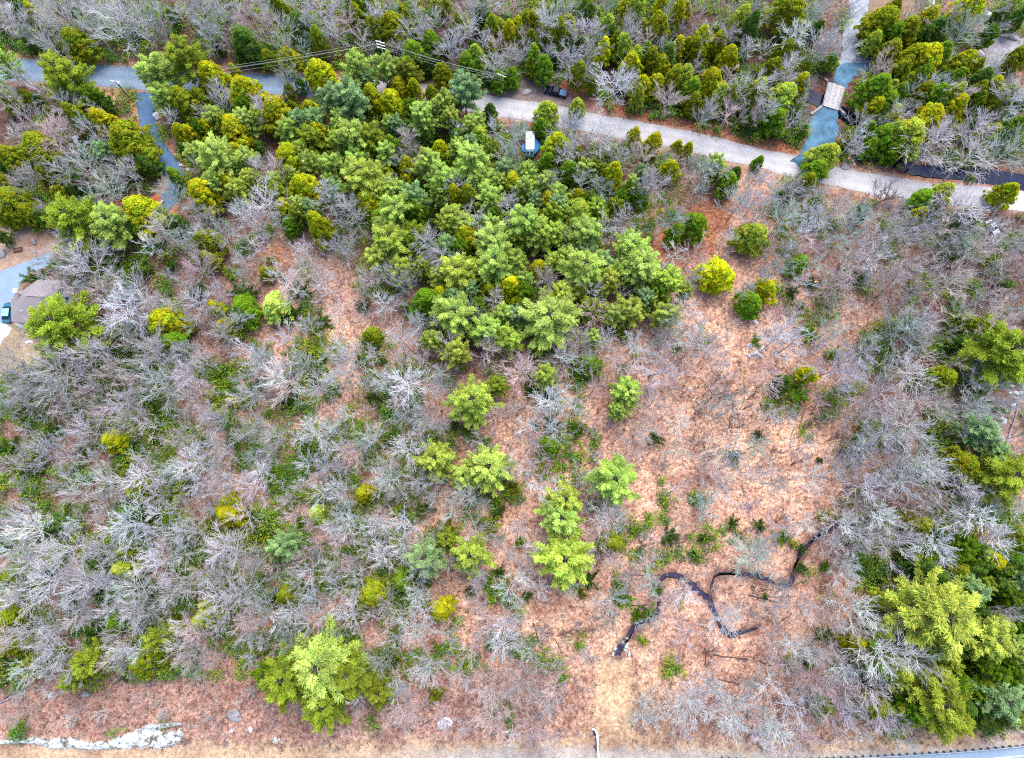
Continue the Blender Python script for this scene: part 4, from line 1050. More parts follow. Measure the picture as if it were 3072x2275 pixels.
# the wood between them, by how thick it stands in the photograph (12 x 9 cells)
DENS = [[8, 7, 8, 7, 6, 6, 5, 6, 7, 5, 3, 4],
        [6, 4, 2, 1, 1, 1, 2, 4, 5, 5, 4, 6],
        [3, 4, 5, 3, 1, 2, 2, 3, 5, 9, 9, 9],
        [5, 7, 6, 5, 4, 2, 2, 2, 2, 6, 8, 8],
        [8, 9, 8, 6, 6, 3, 4, 5, 5, 5, 8, 7],
        [8, 8, 8, 7, 7, 3, 4, 3, 4, 2, 8, 6],
        [8, 8, 8, 7, 7, 4, 4, 2, 2, 3, 6, 2],
        [7, 7, 7, 6, 5, 4, 4, 2, 2, 4, 5, 0],
        [1, 0, 0, 0, 2, 3, 4, 0, 4, 5, 3, 1]]
KEEPOUT = [[tp(3, x, y) for x, y in [(840, 470), (1120, 480), (1080, 800), (1010, 1010), (760, 1010), (830, 720)]], HOUSE_DRIVE, LOW_DRIVE, UP_DRIVE_BLUE, UP_DRIVE, PULLOFF, PAD_NE, PATH, LAWN, LAWN2, BARE_NE,
           [tp(4, x, y) for x, y in [(40, 150), (470, 150), (500, 500), (40, 600)]], [tp(2, x, y) for x, y in [(1170, 850), (1310, 850), (1310, 1060), (1170, 1060)]], [(1970, 690), (2200, 600), (2220, 700), (2050, 790), (1960, 780)]]


def blocked(u, v, pad=0.0):
    a, b = np.array([u]), np.array([v])
    if min(seg_dist(a, b, ROAD_A)[0], seg_dist(a, b, ROAD_G)[0]) < 40 + pad or seg_dist(a, b, DRIVE_W)[0] < 26 + pad or seg_dist(a, b, DIRT_DRIVE)[0] < 24:
        return True
    if seg_dist(a, b, BROOK_MAIN)[0] < 24 or v > np.interp(u, [p[0] for p in BOTTOM_EDGE], [p[1] for p in BOTTOM_EDGE]) - 70:
        return True
    return any(inside(a, b, p)[0] for p in KEEPOUT)


WOOD = []
placed = [(p['u'], p['v'], 34 if p['kind'] == 'bare_tree' else min(60, p['r'] / 0.085 * 0.8)) for p in PLANTS]
for j in range(9):
    for i in range(12):
        want = DENS[j][i] * 1.5
        k = tries = 0
        while k < want and tries < 300:
            tries += 1
            u, v = (i + rnd.random()) * 256, (j + rnd.random()) * 252.8
            if any((u - a) ** 2 + (v - b) ** 2 < c * c for a, b, c in placed):
                continue
            g = ground(u, v, 9.0)
            bu, bv = to_px(g.x, g.y, 0.0)
            if blocked(bu, bv, 6) or inside(np.array([u]), np.array([v]), KEEPOUT[0])[0] or seg_dist(np.array([u]), np.array([v]), DRIVE_W)[0] < 46 or min(seg_dist(np.array([u]), np.array([v]), ROAD_A)[0], seg_dist(np.array([u]), np.array([v]), ROAD_G)[0]) < 44:
                continue
            r0 = rnd.uniform(2.2, 4.2)
            h = 7.0 + 1.25 * r0 + rnd.uniform(-1, 2)
            tone = rnd.choice('nnnnwgp' if i < 6 else 'nnnpgpw')
            if 7 <= j and 4 <= i:
                tone = rnd.choice('pnpnw')
            placed.append((u, v, 30))
            WOOD.append(dict(kind='bare_tree', u=u, v=v, r=r0, h=h, z=h * 0.72, col=tone))
            k += 1
# dark leaning saplings of the orange clearing
for it in "6 160 980 110;6 330 1060 130;6 260 930 80;6 520 1130 80;6 700 1060 70;6 820 1150 120;6 960 1220 90;6 640 1010 60;6 420 960 90;6 200 860 100;6 150 1340 80;6 740 1380 80;6 880 1010 90;6 300 1180 80;6 90 1270 70;6 1010 1340 90;6 560 1330 70;6 70 1080 70;6 450 1200 70;9 110 90 80;9 330 210 60;9 620 130 70;9 800 140 70;9 480 590 70;9 150 990 60;9 370 1010 70;8 1950 300 70;8 1420 870 60;8 1540 840 60;8 1300 860 60;8 2150 280 60;8 2180 560 70".split(';'):
    t, x, y, rx = it.split()
    u, v = tp(int(t), float(x), float(y))
    PLANTS.append(dict(kind='bare_sapling', u=u, v=v, r=float(rx) / TS * mpp(u, v) * 0.9, h=5.5, z=3.2, col='k'))

# the 300 bare trees that show largest are things of their own, the others one mass
bt = [p for p in PLANTS if p['kind'] == 'bare_tree']
WOOD.sort(key=lambda p: -p['r'])
room = max(0, 300 - len(bt))
PLANTS += WOOD[:room]
MASS = WOOD[room:]
bt = [p for p in PLANTS if p['kind'] == 'bare_tree']
if len(bt) > 300:
    bt.sort(key=lambda p: -p['r'])
    extra = bt[300:]
    ids = {id(p) for p in extra}
    PLANTS = [p for p in PLANTS if id(p) not in ids]
    MASS += extra

GROUPS = {'hemlock_tree': 'dark dense evergreens of the wood', 'cedar_tree': 'yellowish dense evergreens of the wood', 'pine_tree': 'feathery pines of the wood', 'evergreen_sapling': 'small evergreens among the bare trees', 'bare_tree': 'leafless trees of the wood', 'bare_sapling': 'dark saplings in the orange clearing'}
CATS = {'hemlock_tree': 'evergreen tree', 'cedar_tree': 'cedar tree', 'pine_tree': 'pine tree', 'evergreen_sapling': 'young evergreen', 'bare_tree': 'bare tree', 'bare_sapling': 'sapling'}
SAP = []
for i in range(3):
    q_, t_ = bare_mesh(500 + i, 2.4, 5.5, 0.12, 9, 5, 4, 1)
    a_, b_ = q_.mesh('sapling_crown_mesh'), t_.mesh('sapling_trunk_mesh')
    a_.materials.append(M_TWIG); b_.materials.append(M_BARK)
    SAP.append((a_, b_, (2.4, 5.5, .12)))


def jitter(c, s):
    k = 1 + rnd.uniform(-s, s)
    return tuple(max(0.003, x * k * (1 + rnd.uniform(-0.05, 0.05))) for x in c)


def part(name, me, parent, col):
    o = bpy.data.objects.new(name, me)
    COL.objects.link(o)
    o.parent = parent
    o.color = (*col, 1)
    return o


for n, p in enumerate(PLANTS):
    c = ground(p['u'], p['v'], p['z'])
    root = empty(p['kind'], (c.x, c.y, 0), rnd.uniform(0, 6.28))
    p['root'] = root
    k = p['kind']
    tag(root, None, CATS[k], GROUPS[k])
    if k in ('hemlock_tree', 'cedar_tree', 'evergreen_sapling'):
        cm, tm = (SHR if k == 'evergreen_sapling' else HEM)[n % 6]
        s = (p['r'] / 0.95, p['r'] / 0.95 * rnd.uniform(0.85, 1.1), p['h'])
        part('crown', cm, root, jitter(CL[p['col']], 0.14))
        part('trunk', tm, root, jitter((0.10, 0.08, 0.075), 0.2))
    elif k == 'pine_tree':
        cm, tm = PIN[n % len(PIN)]
        s = (p['r'], p['r'] * rnd.uniform(0.88, 1.08), p['h'])
        part('crown', cm, root, jitter(CL[p['col']], 0.10))
        part('trunk', tm, root, jitter((0.10, 0.085, 0.09), 0.2))
    else:
        cm, tm, sh = (BARE if k == 'bare_tree' else SAP)[n % (8 if k == 'bare_tree' else 3)]
        f = p['r'] / (sh[0] * 1.12)
        s = (f, f, p['h'] / (sh[1] * 1.02))
        col = jitter(TONE[p['col']], 0.22)
        part('crown', cm, root, col)
        part('trunk', tm, root, tuple(x * 0.85 for x in col))
        if k == 'bare_sapling':
            root.rotation_euler = (R(rnd.uniform(-28, -10)), R(rnd.uniform(14, 34)), rnd.uniform(-0.4, 0.4))
        else:
            root.rotation_euler[0] = R(rnd.gauss(0, 4))
            root.rotation_euler[1] = R(rnd.gauss(0, 4))
    root.scale = s

# thin young stems fill the wood and the clearing like a haze
HAZE = []
while len(HAZE) < 900:
    u, v = rnd.uniform(-20, 3090), rnd.uniform(-20, 2190)
    den = DENS[min(8, int(max(0, v) / 252.8))][min(11, int(max(0, u) / 256))]
    if v > 700 and rnd.random() < 0.35 + 0.05 * den and not blocked(u, v, 4):
        r0 = rnd.uniform(1.0, 2.0)
        HAZE.append(dict(u=u, v=v, r=r0, h=3.0 + 1.3 * r0, z=2.6, col=rnd.choice('pppnng' if u > 1000 else 'npgnw')))
# the rest of the leafless wood, one mass
LOW = [bare_mesh(600 + i, 3.2, 13, 0.38, 9, 6, 4, 1, True).arrays() if False else bare_mesh(600 + i, 3.2, 13, 0.38, 11, 6, 5, 1, True)[0].arrays() for i in range(5)]
THIN = [bare_mesh(650 + i, 1.6, 5.0, 0.10, 9, 4, 3, 1, True)[0].arrays() for i in range(5)]
Vs, Qs, Ts, off = [], [], [], 0
for n, p in enumerate(MASS + HAZE):
    v, q, t_ = (LOW if n < len(MASS) else THIN)[n % 5]
    c = ground(p['u'], p['v'], p['z'])
    f, fz, a = (p['r'] / 3.55, p['h'] / 13.3, rnd.uniform(0, 6.28)) if n < len(MASS) else (p['r'] / 1.8, p['h'] / 5.2, rnd.uniform(0, 6.28))
    ca_, sa_ = math.cos(a), math.sin(a)
    x, y = v[:, 0] * f, v[:, 1] * f
    Vs.append(np.stack([x * ca_ - y * sa_ + c.x, x * sa_ + y * ca_ + c.y, v[:, 2] * fz], 1))
    Qs.append(q + off)
    Ts.append(np.tile(np.array(jitter(TONE[p['col']], 0.22)), (len(v), 1)))
    off += len(v)


def tintmat(name):
    m, nt, out = newmat(name)
    at = nn(nt, 'ShaderNodeAttribute', attribute_name='tint')
    d = nn(nt, 'ShaderNodeBsdfDiffuse')
    nt.links.new(at.outputs['Color'], d.inputs[0])
    nt.links.new(d.outputs[0], out.inputs[0])
    return m


M_TINT = tintmat('tinted_twigs')
if Vs:
    o = link('bare_woods', mesh_from('bare_woods', np.concatenate(Vs), np.concatenate(Qs), np.concatenate(Ts)), M_TINT)
    tag(o, 'grey leafless wood filling the gaps between the larger bare trees', 'woodland', kind='stuff')

# low brush and saplings over the leaf litter, one mass
bq = QB()
N = 26000
bu_ = rng.uniform(-40, 3110, N)
bv_ = rng.uniform(-30, 2260, N)
ok = np.ones(N, bool)
for ln_, w in ((ROAD_A, 40), (ROAD_G, 40), (DRIVE_W, 26), (BROOK_MAIN, 20), (BROOK_S, 3), (DIRT_DRIVE, 26)):
    ok &= seg_dist(bu_, bv_, ln_) > w
for p in KEEPOUT:
    ok &= ~inside(bu_, bv_, p)
be_ = np.interp(bu_, [p[0] for p in BOTTOM_EDGE], [p[1] for p in BOTTOM_EDGE])
ok &= bv_ < be_ - 20
dens = 0.25 + 0.75 * vnoise(bu_, bv_, 60, 21) ** 1.3
dens *= np.where(bv_ < 620, 0.3, np.where((bu_ < 1000) & (bv_ < 2000), 0.6, 1.0))
dens *= np.where((bv_ > 2040), 1.6, 1.0) * np.where((bu_ > 1900) & (bv_ > 1100) & (bv_ < 1950) & (bu_ < 2600), 0.85, 1.0)
ok &= rng.random(N) < dens
bu_, bv_ = bu_[ok], bv_[ok]
A, B, T0 = [], [], []
for u, v in zip(bu_, bv_):
    g = ground(u, v, 0)
    hh = rnd.uniform(0.5, 1.7)
    m = rnd.randint(7, 13)
    if v > 2030 and rnd.random() < 0.55:
        col = np.array(rnd.choice([(0.27, 0.17, 0.155), (0.23, 0.14, 0.115), (0.30, 0.25, 0.265)]))
    else:
        col = np.array(rnd.choice([(0.41, 0.365, 0.37), (0.40, 0.39, 0.40), (0.42, 0.34, 0.32), (0.35, 0.365, 0.345), (0.16, 0.115, 0.105)]))
    a0 = np.array([g.x, g.y, -0.05]) + rng.normal(0, 0.12, (m, 3)) * np.array([1, 1, 0])
    d = unit(rng.normal(0, 0.75, (m, 3)) + np.array([0, 0, 0.9]))
    d[:, 2] = np.abs(d[:, 2])
    A.append(a0); B.append(a0 + d * hh * rng.uniform(0.5, 1.1, (m, 1)))
    T0.append(np.tile(col * rnd.uniform(0.8, 1.15), (m, 1)))
bq.twigs(np.concatenate(A), np.concatenate(B), 0.032, 0.018, 3, np.concatenate(T0))
o = link('brush', bq.mesh('brush'), M_TINT)
tag(o, 'thin grey and reddish twigs of low brush over the leaf litter', 'brush', kind='stuff')

# evergreen undergrowth creeping under the leafless trees, one mass
GD = [[8, 8, 7, 7, 8, 8, 9, 9, 9, 9, 7, 7],
      [8, 7, 6, 7, 9, 9, 9, 8, 8, 8, 9, 9],
      [7, 6, 4, 4, 8, 9, 9, 7, 2, 5, 5, 5],
      [7, 6, 4, 2, 5, 7, 7, 4, 2, 3, 4, 4],
      [7, 7, 6, 6, 5, 2, 3, 1, 1, 1, 5, 6],
      [6, 6, 5, 6, 6, 3, 3, 1, 1, 1, 6, 4],
      [7, 8, 7, 7, 6, 4, 3, 3, 2, 1, 6, 8],
      [7, 7, 6, 6, 5, 3, 2, 1, 0, 1, 6, 9],
      [1, 1, 0, 0, 1, 1, 0, 0, 0, 0, 2, 5]]
uq = QB()
N = 24000
uu_, uv_ = rng.uniform(-40, 3110, N), rng.uniform(-40, 2200, N)
gd = np.array(GD, float)[np.clip((uv_ / 252.8).astype(int), 0, 8), np.clip((uu_ / 256).astype(int), 0, 11)] / 8
cl = vnoise(uu_, uv_, 62, 31) * 0.8 + vnoise(uu_, uv_, 20, 32) * 0.2
ok = cl > 0.84 - 0.46 * gd - 0.05 * (uv_ > 900)
for ln_, w in ((ROAD_A, 44), (ROAD_G, 46), (DRIVE_W, 28), (BROOK_MAIN, 22), (BROOK_S, 12), (DIRT_DRIVE, 28)):
    ok &= seg_dist(uu_, uv_, ln_) > w
for p in KEEPOUT:
    ok &= ~inside(uu_, uv_, p)
ok &= gd > 0
UC = np.array([(0.075, 0.145, 0.020), (0.115, 0.20, 0.018), (0.17, 0.21, 0.02), (0.055, 0.125, 0.035)])
for u, v in zip(uu_[ok], uv_[ok]):
    g = ground(u, v, 0)
    m = rnd.randint(26, 44)
    tall = rnd.random() < 0.6 if (v < 900 or u > 2450) else (u < 1250 and rnd.random() < 0.5)
    rr_ = rnd.uniform(1.0, 1.9) if tall else rnd.uniform(0.6, 1.3)
    if tall:
        m = int(m * 2.0)
    c = np.array([g.x, g.y, 0]) + rng.normal(0, 1, (m, 3)) * np.array([rr_ * 0.6, rr_ * 0.6, 0])
    d2 = np.hypot(c[:, 0] - g.x, c[:, 1] - g.y)
    c[:, 2] = rng.uniform(0.15, 1.0, m) * (1.6 if v > 900 else 1.0) * np.clip(1.9 * rr_ - d2 * 0.8, 0.2, 3)
    nor = unit(rng.normal(0, 0.5, (m, 3)) + np.array([0, 0, 1.0]))
    a = unit(np.cross(nor, rng.normal(0, 1, (m, 3))))
    b = np.cross(nor, a)
    s = rng.uniform(0.10, 0.22, (m, 1))
    col = UC[rnd.randrange(4)] * rnd.uniform(0.8, 1.3)
    uq.leaves(c, a * s, b * s * 0.7, col[None] * rng.uniform(0.7, 1.3, (m, 1)))
M_UNDER = tintmat('undergrowth_leaves')
o = link('evergreen_undergrowth', uq.mesh('evergreen_undergrowth'), M_UNDER)
tag(o, 'dark green low undergrowth creeping under the leafless trees', 'undergrowth', kind='stuff')


# ------------------------------------------------------------------ vehicles
def wheel(parent, x, y, r, w, side):
    bm = bmesh.new()
    cyl(bm, (x, y - w / 2, r), (x, y + w / 2, r), r, seg=20)
    t = bmobj('wheel', bm, M_TYRE, parent)
    bm = bmesh.new()
    cyl(bm, (x, y + side * (w / 2 - 0.02), r), (x, y + side * (w / 2 + 0.015), r), r * 0.66, r * 0.58, seg=16)
    bmobj('rim', bm, M_RIM, t)


def vehicle(name, label, cat, at, rz, L, Wd, kind, paint, roofm, bedm=None):
    """front towards -x"""
    t = empty(name, at, rz)
    tag(t, label, cat)
    x0, x1, hw = -L / 2, L / 2, Wd / 2
    gc = 0.32
    belt = 1.12 if kind == 'pickup' else 0.95
    top = 1.88 if kind == 'pickup' else 1.48
    bm = bmesh.new()
    if kind == 'pickup':
        prof = [(x0, gc + .1), (x0 - .02, .75), (x0 + .12, belt - .08), (x0 + .35, belt), (x0 + 1.62, belt + .05), (x1 - 2.0, belt + .05), (x1 - 2.0, belt + .02), (x1 - .02, belt + .02), (x1, .6), (x1, gc + .12), (x1 - .5, gc), (x0 + .4, gc)]
    else:
        prof = [(x0, gc + .1), (x0 - .02, .6), (x0 + .15, .78), (x0 + 1.1, belt), (x1 - .75, belt + .04), (x1 - .1, belt), (x1, .65), (x1, gc + .1), (x1 - .4, gc), (x0 + .4, gc)]
    prism(bm, prof, -hw, hw)
    es = [e for e in bm.edges if abs(e.verts[0].co.y) > hw - .01 and abs(e.verts[1].co.y - e.verts[0].co.y) < .01]
    bmesh.ops.bevel(bm, geom=es, offset=.09, segments=3, profile=.6, affect='EDGES')
    body = bmobj('body', bm, paint, t)
    # cabin glass
    if kind == 'pickup':
        cab = [(x0 + 1.55, belt), (x0 + 2.15, top - .05), (x1 - 2.15, top - .05), (x1 - 1.95, belt)]
        rf = (x0 + 2.2, x1 - 2.2)
    else:
        cab = [(x0 + 1.05, belt - .02), (x0 + 1.75, top - .05), (x1 - 1.25, top - .05), (x1 - .5, belt)]
        rf = (x0 + 1.8, x1 - 1.3)
    bm = bmesh.new()
    prism(bm, cab, -hw + .1, hw - .1)
    for v in bm.verts:
        if v.co.z > belt + .2:
            v.co.y *= .84
    bmobj('windows', bm, M_GLASS, t)
    bm = bmesh.new()
    box(bm, rf[0] - .05, rf[1] + .05, -hw * .80, hw * .80, top - .07, top, .05)
    bmobj('roof', bm, roofm, t)
    bm = bmesh.new()
    for s in (-1, 1):          # door and roof pillars
        for xa, xb in ((cab[0][0], cab[1][0]), ((rf[0] + rf[1]) / 2,) * 2, (cab[3][0], cab[2][0])):
            cyl(bm, (xa, s * (hw - .09), belt), (xb, s * (hw - .1) * .85, top - .05), .045, seg=6)
    bmobj('pillars', bm, paint, t)
    bm = bmesh.new()
    box(bm, rf[0], rf[1], -hw * .80, -hw * .74, top, top + .03, .01)
    box(bm, rf[0], rf[1], hw * .74, hw * .80, top, top + .03, .01)
    bmobj('roof_rails', bm, M_BLACKPAINT if kind == 'pickup' else roofm, t)
    if bedm is not None:
        bm = bmesh.new()
        box(bm, x1 - 1.86, x1 - .10, -hw + .16, hw - .16, belt + .0, belt + .07, .03)
        for k in range(1, 4):
            xk = x1 - 1.86 + k * .44
            box(bm, xk - .02, xk + .02, -hw + .2, hw - .2, belt + .065, belt + .085)
        bmobj('bed_cover', bm, bedm, t)
    for s in (-1, 1):
        bm = bmesh.new()
        box(bm, x0 - .03, x0 + .10, s * (hw - .38) - .16, s * (hw - .38) + .16, .68, .84, .03)
        bmobj('headlight', bm, M_LAMP, t)
        bm = bmesh.new()
        box(bm, x1 - .05, x1 + .03, s * (hw - .15) - .09, s * (hw - .15) + .09, .72, 1.0, .02)
        bmobj('tail_light', bm, M_TAIL, t)
        bm = bmesh.new()
        xm = cab[0][0] + .3
        box(bm, xm - .06, xm + .08, s * (hw + .10) - .11, s * (hw + .10) + .11, belt + .04, belt + .2, .04)
        bmobj('mirror', bm, paint, t)
        bm = bmesh.new()
        for k in (0, 1):
            xd = (rf[0] + .25) if k == 0 else (rf[0] + rf[1]) / 2 + .3
            box(bm, xd, xd + .2, s * hw - .015, s * hw + .03, belt - .16, belt - .12)
        bmobj('door_handles', bm, M_CHROME, t)
        for xw in (x0 + .92, x1 - (1.15 if kind == 'pickup' else .85)):
            wheel(t, xw, s * (hw - .10), .40 if kind == 'pickup' else .33, .26, s)
    bm = bmesh.new()
    box(bm, x0 - .06, x0 + .05, -hw * .5, hw * .5, .62, .92, .02)
    bmobj('grille', bm, M_CHROME, t)
    bm = bmesh.new()
    box(bm, x0 - .12, x0 + .08, -hw + .05, hw - .05, .36, .58, .05)
    bmobj('front_bumper', bm, M_POST, t)
    bm = bmesh.new()
    box(bm, x1 - .06, x1 + .12, -hw + .05, hw - .05, .42, .60, .05)
    bmobj('rear_bumper', bm, M_POST, t)
    return t


def at(u, v, z=0.0):
    g = ground(u, v, z)
    return (g.x, g.y, 0)


g1, g2 = ground(1636, 268, .6), ground(1701, 284, .6)
vehicle('pickup_truck', 'black pickup truck with blue bed cover parked on the dirt pull-off', 'pickup', at(1668, 277, .6), math.atan2(g2.y - g1.y, g2.x - g1.x), 5.7, 2.0, 'pickup', M_BLACKPAINT, M_BLACKPAINT, M_TONNEAU)
vehicle('parked_car', 'teal blue car with pale roof parked beside the house', 'car', at(20, 936, 1.0), R(-88), 4.9, 1.95, 'car', M_CARBLUE, M_CARROOF)
vehicle('parked_car', 'white car half hidden under bare branches near the right edge', 'car', at(2978, 682, .8), R(118), 4.0, 1.75, 'car', M_WHITECAR, M_WHITECAR)

# camper trailer among the trees
t = empty('camper_trailer', at(1590, 432, 1.6), R(-91))
t.scale = (.86, .90, .9)
tag(t, 'white camper trailer with teal nose and roof fittings among pines', 'camper')
bm = bmesh.new()
prism(bm, [(-3.3, .55), (-3.3, 2.75), (-3.1, 2.9), (2.35, 2.9), (2.5, 2.8), (2.5, .55)], -1.18, 1.18)
bmobj('body', bm, M_CAMPER, t)
bm = bmesh.new()
prism(bm, [(2.503, .55), (2.503, 2.78), (2.75, 2.55), (3.55, 1.55), (3.6, .55)], -1.16, 1.16)
nose = bmobj('nose', bm, M_TEAL, t)
nrm = Vector((1.0, 0, .8)).normalized()
for s in (-1, 1):
    bm = bmesh.new()
    for k in range(2):
        f = .25 + .4 * k
        cx, cz = 2.75 + .8 * f, 2.55 - 1.0 * f
        box(bm, -.16, .16, -.40, .40, -.02, .03, 0, Matrix.Translation((cx, .55 * s, cz + .02)) @ Matrix.Rotation(math.atan2(1.0, .8), 4, 'Y'))
    bmobj('front_window', bm, M_GLASS, t)
bm = bmesh.new()
box(bm, -3.25, 2.3, -1.22, 1.22, 2.9, 2.96, .02)
bmobj('roof', bm, M_CAMPER, t)
bm = bmesh.new()
box(bm, -.15, .75, -.40, .40, 2.963, 3.25, .08)
bmobj('air_conditioner', bm, M_WHITE, t)
for xv in (-1.6, 1.55):
    bm = bmesh.new()
    box(bm, xv - .22, xv + .22, -.22, .22, 2.963, 3.1, .03)
    bmobj('roof_vent', bm, M_CONC, t)
for s in (-1, 1):
    bm = bmesh.new()
    for xw in (-2.4, -.6, 1.2):
        box(bm, xw - .5, xw + .5, s * 1.185 - .02, s * 1.185 + .02, 1.5, 2.2, 0)
    bmobj('side_windows', bm, M_GLASS, t)
    wheel(t, .1, s * 1.02, .36, .24, s)
    wheel(t, -.75, s * 1.02, .36, .24, s)
bm = bmesh.new()
cyl(bm, (3.5, .5, .6), (4.6, 0, .55), .05)
cyl(bm, (3.5, -.5, .6), (4.6, 0, .55), .05)
bmobj('tow_hitch', bm, M_POST, t)
# tarpaulins strung on both sides of it
for lab, pts in (('bright blue tarpaulin awning pegged on the right side of the camper', [(1604, 414, 2.6), (1604, 462, 2.6), (1614, 452, 1.6), (1622, 436, .7), (1611, 420, 1.8)]),
                 ('pale blue tarpaulin lying left of the camper', [(1574, 430, .3), (1575, 458, .4), (1567, 452, .3), (1563, 440, .2)])):
    bm = bmesh.new()
    vs = [bm.verts.new(ground(*p)) for p in pts]
    f = bm.faces.new(vs)
    bmesh.ops.triangulate(bm, faces=[f])
    bmesh.ops.subdivide_edges(bm, edges=bm.edges[:], cuts=2, use_grid_fill=True)
    for v in bm.verts:
        v.co.z += rnd.uniform(-.05, .08)
    ex = bmesh.ops.solidify(bm, geom=bm.faces[:], thickness=.02)
    tag(bmobj('tarpaulin', bm, M_TARP), lab, 'tarp')

# ------------------------------------------------------------------ the person by the truck
pt = empty('person', at(1624, 263), R(200))
tag(pt, 'person in black coat and dark trousers standing behind the black pickup', 'person')


def skin_body(name, verts, edges, radii, mat, parent, root=0):
    me = bpy.data.meshes.new(name)
    me.from_pydata(verts, edges, [])
    o = link(name, me, mat, parent)
    sk = o.modifiers.new('Skin', 'SKIN')
    sv = me.skin_vertices[0].data if me.skin_vertices else None
    if sv is None:
        bm = bmesh.new()
        bm.from_mesh(me)
        bm.verts.layers.skin.verify()
        bm.to_mesh(me)
        bm.free()
        sv = me.skin_vertices[0].data
    for i, r_ in enumerate(radii):
        sv[i].radius = r_ if isinstance(r_, tuple) else (r_, r_)
        sv[i].use_root = (i == root)
    sb = o.modifiers.new('Smooth', 'SUBSURF')
    sb.levels = sb.render_levels = 1
    return o


V, E, RR = [], [], []


def chain(start, pts):
    prev = start
    ids = []
    for p, r_ in pts:
        V.append(p)
        RR.append(r_)
        if prev is not None:
            E.append((prev, len(V) - 1))
        prev = len(V) - 1
        ids.append(prev)
    return ids


sp = chain(None, [((0, 0, .95), (.15, .11)), ((0, 0, 1.12), (.14, .10)), ((0, -.01, 1.33), (.17, .11)), ((0, 0, 1.46), (.08, .07)), ((0, .01, 1.53), .052), ((0, .02, 1.60), (.075, .09)), ((0, .02, 1.69), (.078, .095)), ((0, .015, 1.755), (.05, .06))])
chain(sp[5], [((0, .115, 1.615), .014)])
for s in (-1, 1):
    chain(sp[0], [((s * .10, 0, .86), .085), ((s * .11, .02, .50), .058), ((s * .11, -.01, .12), .038), ((s * .11, .06, .045), .038), ((s * .12, .17, .035), .03)])
    arm = chain(sp[2], [((s * .18, -.01, 1.42), .055), ((s * .22, -.03, 1.14), .042), ((s * .15, .20, 1.06), .032), ((s * .10, .28, 1.09), .030)])
    for k in range(4):
        chain(arm[-1], [((s * (.10 - .018 * (k - 1.5)), .335, 1.10 + .010 * (1.5 - abs(k - 1.5))), .0095), ((s * (.09 - .016 * (k - 1.5)), .36, 1.075), .008)])
    chain(arm[-1], [((s * .065, .30, 1.115), .010), ((s * .055, .33, 1.12), .008)])
skin_body('body', V, E, RR, M_SKIN, pt)
skin_body('coat', [(0, 0, .82), (0, 0, 1.12), (0, -.01, 1.34), (0, 0, 1.47), (.19, -.01, 1.42), (.23, -.03, 1.14), (.16, .18, 1.07), (-.19, -.01, 1.42), (-.23, -.03, 1.14), (-.16, .18, 1.07)],
          [(0, 1), (1, 2), (2, 3), (2, 4), (4, 5), (5, 6), (2, 7), (7, 8), (8, 9)], [(.20, .15), (.18, .14), (.20, .145), (.10, .09), .078, .062, .05, .078, .062, .05], M_COAT, pt)
skin_body('trousers', [(0, 0, .92), (.10, 0, .84), (.11, .02, .5), (.11, -.01, .10), (-.10, 0, .84), (-.11, .02, .5), (-.11, -.01, .10)], [(0, 1), (1, 2), (2, 3), (0, 4), (4, 5), (5, 6)], [(.165, .125), .105, .08, .06, .105, .08, .06], M_JEAN, pt)
skin_body('hair', [(0, .0, 1.66), (0, .0, 1.74), (0, .02, 1.785)], [(0, 1), (1, 2)], [(.086, .085), (.088, .10), (.05, .06)], M_HAIR, pt)
for s in (-1, 1):
    bm = bmesh.new()
    box(bm, s * .115 - .055, s * .115 + .055, -.08, .22, 0, .11, .035)
    bmobj('shoe', bm, M_SHOE, pt)


# ------------------------------------------------------------------ bridge
def quad_obj(name, pts, z0, z1, mat, parent=None):
    bm = bmesh.new()
    lo = [bm.verts.new((p[0], p[1], z0)) for p in pts]
    hi = [bm.verts.new((p[0], p[1], z1)) for p in pts]
    n = len(pts)
    bm.faces.new(hi)
    bm.faces.new(lo[::-1])
    for i in range(n):
        bm.faces.new((lo[i], lo[(i + 1) % n], hi[(i + 1) % n], hi[i]))
    return bmobj(name, bm, mat, parent)


bc = [ground(*tp(3, x, y), .3) for x, y in ((948, 532), (1060, 570), (1018, 722), (912, 688))]
ctr = sum(bc, Vector()) / 4
br = empty('bridge', (ctr.x, ctr.y, 0))
tag(br, 'pale weathered plank bridge carrying the blue stone driveway over the brook', 'bridge')
q = [Vector((p.x - ctr.x, p.y - ctr.y, 0)) for p in bc]
nP = 26
bm = bmesh.new()
for k in range(nP):
    f0, f1 = k / nP + .002, (k + 1) / nP - .004
    a, b, c_, d = q[0].lerp(q[3], f0), q[1].lerp(q[2], f0), q[1].lerp(q[2], f1), q[0].lerp(q[3], f1)
    zt = .30 + rnd.uniform(-.012, .012)
    lo = [bm.verts.new((p.x, p.y, .12)) for p in (a, b, c_, d)]
    hi = [bm.verts.new((p.x, p.y, zt)) for p in (a, b, c_, d)]
    bm.faces.new(hi)
    bm.faces.new(lo[::-1])
    for i in range(4):
        bm.faces.new((lo[i], lo[(i + 1) % 4], hi[(i + 1) % 4], hi[i]))
bmobj('deck', bm, M_PLANK, br)
for f in (.30, .60):       # running boards
    bm = bmesh.new()
    a0, a1 = q[0].lerp(q[1], f), q[3].lerp(q[2], f)
    b0, b1 = q[0].lerp(q[1], f + .16), q[3].lerp(q[2], f + .16)
    for z_ in (0,):
        lo = [bm.verts.new((p.x, p.y, .318)) for p in (a0, b0, b1, a1)]
        hi = [bm.verts.new((p.x, p.y, .37)) for p in (a0, b0, b1, a1)]
        bm.faces.new(hi)
        for i in range(4):
            bm.faces.new((lo[i], lo[(i + 1) % 4], hi[(i + 1) % 4], hi[i]))
    bmobj('running_boards', bm, M_PLANK, br)
